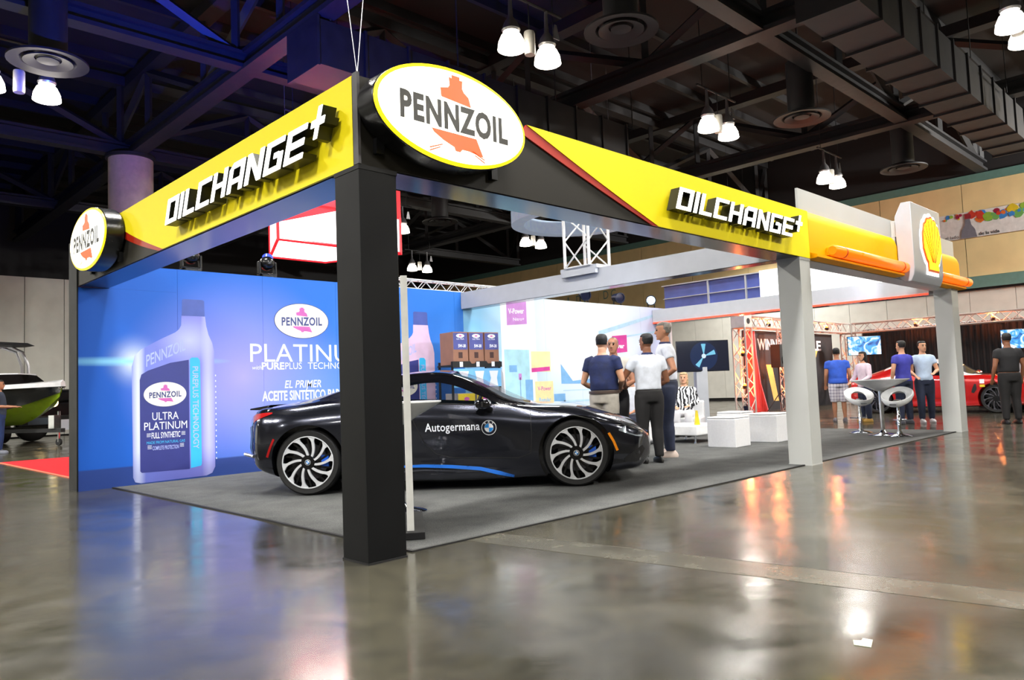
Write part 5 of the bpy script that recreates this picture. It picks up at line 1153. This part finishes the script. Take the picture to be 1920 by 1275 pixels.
# ================================================================ red truss stand at the right
OR = M('truss_alu', (170, 160, 155), .5, .1)
TR = 'trusses of the red stand'
add_truss('upright truss tower left of the winners banner', 2.62, .42, (18.55, 7.6, 0), r=.03, group=TR, mat=OR)
add_truss('upright truss tower just left of the grey pillar', 2.62, .3, (20.6, 7.25, 0), r=.03, group=TR, mat=OR)
add_truss('upright truss tower at the rear corner of the red stand', 2.62, .42, (26.6, 7.6, 0), r=.03, group=TR, mat=OR)
add_truss('horizontal truss above the winners banner', 7.6, .34, (18.78, 7.6, 2.82), False, 0, .03, TR, OR)
add_truss('horizontal truss in front of the black curtain', 12.0, .34, (26.6, 7.38, 2.82), False, R(-90), .03, TR, OR)
cn = thing('truss_corner', 'aluminium corner block on the left truss tower', 'truss', (18.55, 7.6, 2.62))
MB().box(-.23, .23, -.23, .23, .0, .4).build('block', ALU, cn, bevel=.01); MB().lathe([(.09, 0), (.09, .01)], 16, lambda a, b_, c_: (a, -.232-c_, .2+b_)).build('hole', MATTE, cn)
OC = (1, .2, .05)
for i, (x, y, z, ax, ay, az, pw) in enumerate(((18.55, 7.6, .0, 18.55, 7.6, 3, 450), (20.6, 7.25, 0, 20.6, 7.25, 3, 350), (26.6, 7.6, 0, 26.6, 7.6, 3, 450))):
    parcan(('orange uplight inside the left truss tower', 'orange uplight inside the tower by the grey pillar', 'orange uplight inside the rear corner tower')[i], (x, y, z), (ax, ay, az), OC, pw, 90, size=.7, group='orange uplights')
for i, (x, y) in enumerate(((20.2, 7.55), (22.4, 7.55), (24.6, 7.55), (26.6, 5.2), (26.6, 2.8), (26.6, .4))):
    t = thing('truss_lamp', ('small orange lamp in the truss, first from the left tower', 'small orange lamp in the truss, second from the left tower', 'small orange lamp in the truss, third from the left tower', 'small orange lamp in the curtain truss, nearest the corner', 'small orange lamp in the curtain truss, middle one', 'small orange lamp in the curtain truss, nearest the right edge')[i], 'lamp', (x, y, 2.70), 0, 'orange truss lamps')
    MB().lathe([(.05, 0), (.07, .05), (.07, .1), (.001, .12)], 14).build('can', BLACK, t, smooth=True); MB().sphere((0, 0, .13), .045, 10, 8).build('bulb', M('orange_bulb', (255, 120, 30), .3, emit=9), t)
    light('POINT', (x, y-.02, 2.90), 75, OC, radius=.05)
for i, (x, y, z) in enumerate(((18.55, 7.6, .75), (18.55, 7.6, 1.75), (20.6, 7.25, 1.2))):  # extra lamps added to tint the towers more orange
    t = thing('truss_lamp', ('added orange lamp low inside the left truss tower', 'added orange lamp high inside the left truss tower', 'added orange lamp inside the tower by the grey pillar')[i], 'lamp', (x, y, z), 0, 'orange truss lamps')
    MB().lathe([(.05, 0), (.07, .05), (.07, .1), (.001, .12)], 14).build('can', BLACK, t, smooth=True); MB().sphere((0, 0, .13), .045, 10, 8).build('bulb', M('orange_bulb', (255, 120, 30), .3, emit=9), t)
    for s in (-1, 1): MB().bar((0, 0, .03), (s*.21, 0, .03), .01).build('bracket', BLACK, t)
    light('POINT', (x, y-.02, z+.2), 70, OC, radius=.05)
# winners banner
wbn = thing('backdrop_banner', 'black and red printed backdrop with the winners circle lettering', 'banner', (19.2, 7.9, 0))
BK = M('backdrop_black', (22, 20, 26), .5); BR_ = M('backdrop_red', (186, 30, 24), .5, noise=.06); BY = M('backdrop_glow', (214, 170, 90), .5); BWt = M('backdrop_white', (224, 220, 226), .5)
MB().box(0, 6.6, 0, .05, 0, 2.6).build('sheet', BK, wbn)
F = lambda a, b_, c_=0: (a, -.001-c_, b_)
MB().prism([(-.0, 0), (1.3, 0), (.9, .9), (.72, 1.8), (.66, 2.58), (0, 2.58)], 0, .002, F).build('red_field', BR_, wbn)
e1 = [(1.3, 0), (.9, .9), (.72, 1.8), (.66, 2.58)]
MB().prism(e1+[(a+.05, b_) for a, b_ in e1[::-1]], .002, .004, F).build('pale_line', M('backdrop_pink', (240, 130, 140), .5), wbn)
text('WINNERS', lambda a, b_, c_=0: F(.85+a, 2.0+b_, .004), .34, 2.1, bold=.03).build('lettering', BWt, wbn); text('CIRCLE', lambda a, b_, c_=0: F(3.0+a, 2.0+b_, .004), .34, 2.6, bold=.03).build('lettering', BWt, wbn)
MB().prism([(3.4, .3), (4.2, .3), (5.3, 2.0), (5.05, 2.0)], 0, .002, F).build('light_beam_print', BY, wbn); MB().prism([(1.75, .3), (2.1, .3), (1.75, 1.5), (1.35, 1.5)], 0, .002, F).build('light_beam_print', BY, wbn)
for a, b_, r_ in ((4.0, 1.3, .16), (4.05, .95, .2), (4.3, .75, .15)): MB().prism(ell(r_, r_, 16, a, b_), .003, .005, F).build('chain_print', BWt, wbn); MB().prism(ell(r_*.6, r_*.6, 16, a, b_), .005, .007, F).build('chain_hole_print', BK, wbn)
for x in (.1, 6.5): MB().bar((x, .1, 0), (x, .1, 2.6), .03).build('frame_post', ALU, wbn)
MB().box(0, 6.6, .05, .1, 0, .06).build('foot_rail', MATTE, wbn)
sp_ = thing('speaker', 'black loudspeaker on a stand in front of the winners banner', 'speaker', (19.9, 7.15, 0))
MB().prism([(-.25, 0), (.25, 0), (.2, .35), (-.2, .35)], 1.38, 2.1, lambda a, b_, c_: (a, b_-.2, c_)).build('cabinet', MATTE, sp_, bevel=.02); MB().lathe([(.17, 0), (.15, .02), (.001, -.01)], 20, lambda a, b_, c_: (a, -.205-c_, 1.6+b_)).build('driver', BLACK, sp_); MB().bar((0, 0, .3), (0, 0, 1.38), .02).build('pole', MATTE, sp_)
for k in range(3): a = 2*math.pi*k/3+.4; MB().bar((0, 0, .6), (.45*math.cos(a), .45*math.sin(a), .02), .014).build('leg', MATTE, sp_)
# black curtain: fluted drape
def drape(label, x, y0, y1, h, mat, n=70):
    t = thing('curtain', label, 'curtain', (x, 0, 0)); mb = MB(); P = []
    m_ = n*4
    for i in range(m_+1): y = y0+(y1-y0)*i/m_; P.append((.06*math.sin(2*math.pi*i/4)+.015*math.sin(i*1.7), y))
    vs = [(a, y, z) for a, y in P for z in (.01, h)]+[(a+.02, y, z) for a, y in P for z in (.01, h)]; o = 2*(m_+1)
    fs = [(2*i, 2*i+2, 2*i+3, 2*i+1) for i in range(m_)]+[(o+2*i, o+2*i+1, o+2*i+3, o+2*i+2) for i in range(m_)]
    mb.add(vs, fs); mb.build('drape', mat, t, smooth='all'); MB().bar((0, y0, h), (0, y1, h), .03).build('rod', ALU, t)
    for y in (y0, y1): MB().bar((0, y, 0), (0, y, h), .03).build('upright', ALU, t)
drape('long black pleated curtain behind the red sports car', 27.2, -6, 7.3, 2.75, M('curtain_black', (20, 20, 24), .85))
# screens
m, N, L, b = nodes_of('screen_blue_video')
tc = N.new('ShaderNodeTexCoord'); vz = N.new('ShaderNodeTexNoise'); vz.inputs['Scale'].default_value = 3.2; vz.inputs['Distortion'].default_value = 1.5; L.new(tc.outputs['Object'], vz.inputs['Vector'])
rp = N.new('ShaderNodeValToRGB'); e = rp.color_ramp.elements; e[0].position = .3; e[0].color = S((20, 60, 130)); e[1].position = .62; e[1].color = S((236, 246, 255)); q = e.new(.45); q.color = S((60, 150, 220))
L.new(vz.outputs['Fac'], rp.inputs[0]); L.new(rp.outputs[0], b.inputs['Emission Color']); b.inputs['Emission Strength'].default_value = 1.5; b.inputs['Base Color'].default_value = (.01, .01, .02, 1)
SCB = m
tv('bright blue screen above the man in the blue T-shirt', (25.2, 6.5, 1.75), R(-50), 1.15, .68, SCB, True); tv('bright screen behind the man in black at the right edge', (25.2, 1.75, 1.68), R(-70), 1.1, .62, SCB, True)
# red sports coupe
REDP = M('red_car_paint', (190, 22, 20), .2, .2, coat=1, noise=.03, rvar=.04)
rc = thing('sports_car', 'red sports coupe parked before the black curtain', 'car', (19.5, 3.75, 0), R(-90))
B2 = Body(COUPE, -.95, 3.75); DGL = glass_mat('dark_car_glass', (14, 16, 20), .75)
make_car(rc, B2, REDP, M('white_roof_paint', (214, 210, 212), .25), (0, 2.75), .35, DGL, (.35, 1.98), (1.5, 2.4), (-.4, .4))
SIL2 = M('rim_dark_chrome', (120, 120, 126), .2, .9)
for u in (0, 2.75):
    for sd in (-1, 1): wheel(rc, u, sd*.81, .35, sd, 10, SIL2)
for sd in (-1, 1):
    strip(B2, [(2.1, .88), (2.1, .5), (2.0, .38), (.9, .38), (.65, .5), (.6, .9)], .004, sd, .003, 50).build('door_gap', GAP, rc)
    strip(B2, [(2.32, .72), (2.3, .6), (2.25, .5)], [.02, .05, .03], sd, .005, 14).build('side_vent', MATTE, rc)
    strip(B2, [(3.38, .72), (3.5, .70), (3.6, .66)], [.02, .045, .03], sd, .006, 14).build('headlamp', HEADG, rc)
    strip(B2, [(2.42, .78), (2.52, .78)], .05, sd, .005, 8).build('sticker', P_WHITE, rc); strip(B2, [(2.42, .67), (2.53, .67)], .03, sd, .005, 8).build('sticker', CARDY, rc)
    strip(B2, [(-.85, .86), (-.7, .87)], .05, sd, .006, 8).build('tail_lamp', REDL, rc)
    mi = MB(); mi.loft([[(1.95+.09*math.cos(a)*k_, sd*(.86+.18*q_), 1.0+.06*math.sin(a)*k_) for a in [2*math.pi*i/12 for i in range(12)]] for q_, k_ in ((0, .5), (.4, 1), (1, .7))]); mi.build('mirror', REDP, rc, smooth=True)
interior(rc, .2, 2.1, .25, .92, .9, .7)
# grey saloon behind the truss tower
dk = thing('saloon_car', 'dark grey car with red tail lamp behind the white column', 'car', (18.0, 11.6, 0), R(100))
B3 = Body(COUPE, -.95, 3.75)
make_car(dk, B3, M('steel_grey_paint', (84, 80, 84), .2, .6, coat=1, noise=.03), M('grey_roof', (60, 58, 62), .2, .5, coat=1), (0, 2.75), .35, DGL, (.35, 1.98), (1.5, 2.4), (-.4, .4), interior=False)
for u in (0, 2.75):
    for sd in (-1, 1): wheel(dk, u, sd*.81, .35, sd, 10, SIL2)
REDT = M('red_tail_lit', (220, 30, 26), .2, emit=.8)
for sd in (-1, 1): strip(B3, [(-.93, .84), (-.85, .86), (-.6, .87)], [.05, .06, .03], sd, .006, 14).build('tail_lamp', REDT, dk)
for sd in (-1, 1): MB().prism([(sd*.36, .76), (sd*.73, .76), (sd*.70, .89), (sd*.36, .87)], 0, .012, lambda a, b_, c_: (-.948-c_, a, b_)).build('tail_lamp', REDT, dk)
MB().box(-.965, -.95, -.26, .26, .6, .72).build('number_plate', P_WHITE, dk)
# tables with carton near the right edge
tb = thing('display_table', 'black draped table behind the red car', 'table', (21.6, 1.2, 0))
MB().box(-.3, .3, -.8, .9, .85, .88).build('table_top', MATTE, tb); MB().box(-.28, .28, -.78, .88, .0, .85).build('drape', M('curtain_black', (20, 20, 24), .85), tb)
wb_ = thing('white_case', 'small white box on the black table', 'box', (21.45, 1.25, .881))
MB().box(-.18, .18, -.28, .28, 0, .33).build('case', WHITE, wb_, bevel=.01); MB().box(-.185, -.18, -.2, .1, .16, .18).build('seam', M('case_red', (190, 60, 60), .5), wb_)

# ================================================================ boat and the rest at the left
BLKH = M('boat_black_gelcoat', (20, 22, 24), .15, coat=.6); LIME = M('boat_lime', (150, 190, 30), .3, coat=.5); WGEL = M('boat_white_gelcoat', (230, 232, 236), .2, coat=.5)
bo = thing('motor_boat', 'black and lime motor boat with white deck and wakeboard tower', 'boat', (2.6, 18.3, 0), R(115))
# local: x from bow (0) aft
def hull_ring(x, zlo, zhi, fr=1.0):
    q = min(1, x/2.6); wd = 1.15*(1-(1-q)**2.2); keel = .55+.75*(1-min(1, x/1.6))**2.0; deck = 1.48+.08*(1-q)
    pts = [(x, 0, keel)]
    sec = [(.0, keel), (.5*wd, keel+.12+.1*(1-q)), (.85*wd, keel+.38*(deck-keel)), (.97*wd, keel+.72*(deck-keel)), (wd, deck)]
    return sec
xs = [.02, .15, .35, .6, .9, 1.3, 1.8, 2.4, 3.2, 4.2, 5.2]
def hull_part(i0, i1, nm, mat):
    mb = MB(); rg = []
    for x in xs:
        sec = hull_ring(x, 0, 0)[i0:i1+1]; rake = lambda z: x-.35*max(0, z-1.0)*(1-min(1, x/2.0))+.0
        rg.append([(rake(z), y, z) for y, z in sec]+[(rake(z), -y, z) for y, z in sec[::-1]])
    n = len(rg[0])
    if i0 == 0: mb.loft(rg)
    else:
        h = n//2
        for a, b_ in ((0, h), (h, n)):
            vs = [p for r_ in rg for p in r_[a:b_]]; k_ = b_-a
            mb.add(vs, [(i*k_+j, i*k_+j+1, (i+1)*k_+j+1, (i+1)*k_+j) for i in range(len(rg)-1) for j in range(k_-1)])
    mb.build(nm, mat, bo, smooth=40)
hull_part(0, 2, 'lower_hull', LIME); hull_part(2, 4, 'upper_hull', BLKH)
rg = []
for x in xs:
    wd = hull_ring(x, 0, 0)[-1]; x2 = x-.35*max(0, wd[1]-1.0)*(1-min(1, x/2.0))-.03
    rg.append([(x2, wd[0]+.05, wd[1]-.02), (x2, wd[0]+.04, wd[1]+.09), (x2, 0, wd[1]+.15), (x2, -wd[0]-.04, wd[1]+.09), (x2, -wd[0]-.05, wd[1]-.02), (x2, 0, wd[1]-.02)])
MB().loft(rg).build('deck', WGEL, bo, smooth=30)
scr = MB(); scr.loft([[(1.5+dx, s_*w_, z) for s_ in (1,)]+[(1.3+dx-.2, 0, z), (1.5+dx, -w_, z), (3.0, -w_-.05, z), (3.0, w_+.05, z)] for z, w_, dx in ((1.6, .95, 0), (1.92, .8, .35))]); scr.build('windscreen', glass_mat('boat_screen', (20, 16, 16), .9), bo)
tp = MB(); tp.loft([[(1.5+dx, w_, z), (1.1+dx, 0, z), (1.5+dx, -w_, z), (3.02, -w_-.05, z), (3.02, w_+.05, z)] for z, w_, dx in ((1.9, .82, .34), (1.95, .80, .37))]); tp.build('screen_frame', WGEL, bo)
for s in (-1, 1):
    MB().tube([(2.5, s*1.08, 1.6), (2.5, s*1.06, 2.2), (2.65, s*.98, 2.6), (2.9, s*.75, 2.78), (3.0, 0, 2.82)], .045, 8).build('tower_tube', ALU, bo, smooth=True)
    MB().tube([(2.8, s*1.1, 1.6), (2.75, s*1.05, 2.2), (2.85, s*.95, 2.6), (3.1, s*.7, 2.75), (3.2, 0, 2.78)], .04, 8).build('tower_tube', ALU, bo, smooth=True)
MB().prism([(2.2, 2.76), (2.5, 2.86), (4.2, 2.88), (4.2, 2.8), (2.6, 2.74)], -1.05, 1.05, lambda a, b_, c_: (a, c_, b_)).build('bimini_top', M('bimini_black', (18, 17, 20), .7), bo, bevel=.02)
MB().sphere((-.08, 0, 1.5), .07, 10, 8).build('bow_eye', CHROME, bo, smooth=True)
trl = thing('boat_trailer', 'boat trailer with chrome jockey wheel under the bow', 'trailer', (2.6, 18.3, 0), R(115))
MB().box(-.2, 5.2, -.06, .06, .36, .46).build('tongue', MATTE, trl)
for s in (-1, 1): MB().box(1.2, 5.2, s*.8-.05, s*.8+.05, .36, .48).build('side_rail', MATTE, trl); MB().box(3.4, 5.0, s*1.15-.13, s*1.15+.13, .7, .76).build('fender', BLKH, trl)
for x in (3.75, 4.6):
    for s in (-1, 1): wheel(trl, x, s*1.15, .33, s, 6, SIL2)
jk = MB(); jk.tube([(.1, -.12, .1), (.1, -.12, .9)], .035, 10); jk.build('jack_post', CHROME, trl, smooth=True); w_ = MB(); w_.lathe([(.09, -.03), (.1, 0), (.09, .03)], 18, lambda a, b_, c_: (.1+a, -.12+c_, .1+b_)); w_.build('jockey_wheel', MATTE, trl, smooth=True)
MB().box(.0, .2, -.1, .1, .46, .8).build('winch_post', CHROME, trl)
# black truck front with lit lamps behind the boat
tk = thing('black_truck', 'black off-road truck front with two lit lamps behind the boat', 'truck', (3.45, 22.4, 0), R(0))
MB().box(-.9, 2.0, 0, 1.6, .55, 1.15).build('body', BLKH, tk, bevel=.05); MB().box(-.8, 2.0, .1, 1.6, 1.15, 1.55).build('hood', BLKH, tk, bevel=.1); MB().box(-.95, 2.0, -.12, .0, .45, .75).build('bumper', MATTE, tk, bevel=.03)
for x in (-.35, .0): MB().lathe([(.001, .02), (.11, .02), (.13, 0)], 16, lambda a, b_, c_: (x+a, -.001-c_, 1.36+b_-.22)).build('lamp', M('warm_lamp', (255, 220, 150), .3, emit=6), tk)
MB().box(-.7, -.1, -.13, -.12, .5, .7).build('grey_plate', M('slate_plate', (70, 84, 96), .5), tk); MB().box(.15, .45, -.14, -.125, .3, .62).build('white_card', P_WHITE, tk)
for x in (-.5, 1.5): MB().lathe([(.2, -.14), (.4, -.14), (.45, -.1), (.45, .1), (.4, .14), (.2, .14)], 28, lambda a, b_, c_: (x+a, .35+c_, .45+b_)).build('tyre', TYRE, tk, smooth=40)
# red carpet
rcp = thing('red_carpet', 'bright red carpet strip beside the blue wall at far left', 'carpet', (0, 0, 0))
MB().box(.45, 9, 7.2, 13.2, 0, .01).build('pile', M('red_carpet_pile', (206, 38, 44), .95, noise=.1, nscale=30, spec=.1), rcp); MB().box(.42, .45, 7.2, 13.2, 0, .011).build('edge', M('carpet_orange_edge', (236, 116, 84), .8), rcp)
# hanging red and white light box, pale ring
hs = thing('hanging_sign', 'red and white glowing box sign hanging behind the headers', 'sign', (0, 0, 0))
LW = M('lit_sign_white', (255, 248, 250), .4, emit=2.2, noise=0); LR = M('lit_sign_red', (235, 40, 52), .4, emit=.8)
sh_ = [(6.62, 14.0), (10.5, 14.0), (9.4, 16.4), (7.6, 16.4)]; I3 = lambda a, b_, c_: (a, b_, c_)
MB().prism(sh_, 5.14, 6.2, I3).build('white_band', LW, hs)
MB().prism([(6.6, 13.97), (10.52, 13.97), (9.42, 16.43), (7.58, 16.43)], 6.2, 7.0, I3).build('red_band', LR, hs)
MB().prism([(6.62, 5.58), (8.4, 6.12), (10.5, 6.15), (10.5, 6.2), (6.62, 6.2)], 0, .01, faceY(13.999)).build('red_wedge', LR, hs)
for i in range(4):
    (x0, y0), (x1, y1) = sh_[i], sh_[(i+1) % 4]; MB().tube([(x0, y0, 5.14), (x1, y1, 5.14)], .045, 6).build('red_edge', LR, hs); MB().tube([(x0, y0, 5.1), (x0, y0, 6.2)], .045, 6).build('red_edge', LR, hs)
for x in (7.4, 9.7): MB().bar((x, 15, 6.9), (x, 15, 11.6), .01).build('wire', ALU, hs)
rg_ = thing('hanging_ring', 'pale blue hanging ring seen under the dark front header', 'sign', (15.7, 11.6, 6.25)); n = 48; mb = MB()
mb.add([(r_*math.cos(2*math.pi*i/n), r_*math.sin(2*math.pi*i/n), z) for r_, z in ((2.1, 0), (2.1, .45), (1.7, .45), (1.7, 0)) for i in range(n)], [(k*n+i, k*n+(i+1) % n, ((k+1) % 4)*n+(i+1) % n, ((k+1) % 4)*n+i) for k in range(4) for i in range(n)])
mb.build('ring', M('pale_blue_fabric', (186, 212, 240), .5, emit=.25), rg_, smooth=40)
for k in range(3): a = 2*math.pi*k/3; MB().bar((1.9*math.cos(a), 1.9*math.sin(a), .45), (1.9*math.cos(a), 1.9*math.sin(a), 6.1), .008).build('wire', ALU, rg_)
# wall banner
bn = thing('wall_banner', 'white banner with colour splashes and a glass bottle on the beige wall', 'banner', (31.9, 0, 0))
FX = lambda a, b_, c_=0: (-.0-c_, 5.7-a, b_)
MB().box(-.0, .02, -3.5, 5.7, 6.42, 7.48).build('sheet', M('banner_white', (222, 218, 216), .25), bn)
random.seed(3); cols = [(60, 130, 200), (110, 170, 90), (150, 30, 60), (220, 110, 40), (220, 190, 40), (60, 140, 220), (200, 60, 40), (140, 180, 60)]
for i in range(60):
    a = .2+random.random()*5 if i > 12 else 1.5+i*.3; b_ = 7.22+random.random()*.2-.28*random.random()**2*(a > 1.2); r_ = .05+random.random()*(.14 if a > 1.1 else .04)
    c_ = cols[i % 8]; MB().prism([(a+r_*(.7+.5*random.random())*math.cos(2*math.pi*k/9), b_+r_*(.7+.5*random.random())*math.sin(2*math.pi*k/9)) for k in range(9)], .001, .002+i*.0001, FX).build('colour_splash', M('splash_%d' % (i % 8), c_, .4), bn)
MB().prism([(.78, 6.43), (1.36, 6.43), (1.30, 6.75), (1.18, 6.95), (1.14, 7.2), (.98, 7.2), (.94, 6.95), (.82, 6.75)], .008, .010, FX).build('bottle_print', M('print_glass', (120, 118, 130), .3), bn); MB().prism([(.96, 7.2), (1.16, 7.2), (1.16, 7.42), (.96, 7.42)], .008, .010, FX).build('bottle_cap_print', M('print_cap_red', (150, 40, 50), .4), bn)
INKD = M('banner_ink', (60, 58, 64), .5)
text('el lado', lambda a, b_, c_=0: FX(.2+a, 6.47+b_, .004), .13, .5).build('lettering', INKD, bn); text('de la vida', lambda a, b_, c_=0: FX(1.42+a, 6.47+b_, .004), .13, .72, bold=.02).build('lettering', INKD, bn)
ws_ = thing('wall_lettering', 'thin grey letters on the beige wall above the bright mural', 'sign', (31.93, 0, 0))
for s_, y in (('I', 26.4), ('D', 25.7), ('I', 25.1), ('D', 23.6), ('C', 23.05)):
    text(s_, lambda a, b_, c_=0: (-.004, y-a, 5.98+b_+(26.4-y)*.02), .5, .1 if s_ == 'I' else .36).build('letter', M('teal_letter', (120, 150, 140), .5), ws_)
# scrap of paper and floor box
pp = thing('paper_scrap', 'torn cream paper scrap lying on the concrete at lower right', 'paper', (.46, -2.74, .0008), R(20))
MB().prism([(-.05, -.03), (.04, -.035), (.05, .0), (.02, .005), (.015, .035), (-.04, .03)], 0, .002, lambda a, b_, c_: (a, b_, c_)).build('sheet', M('paper_cream', (222, 222, 190), .7), pp)
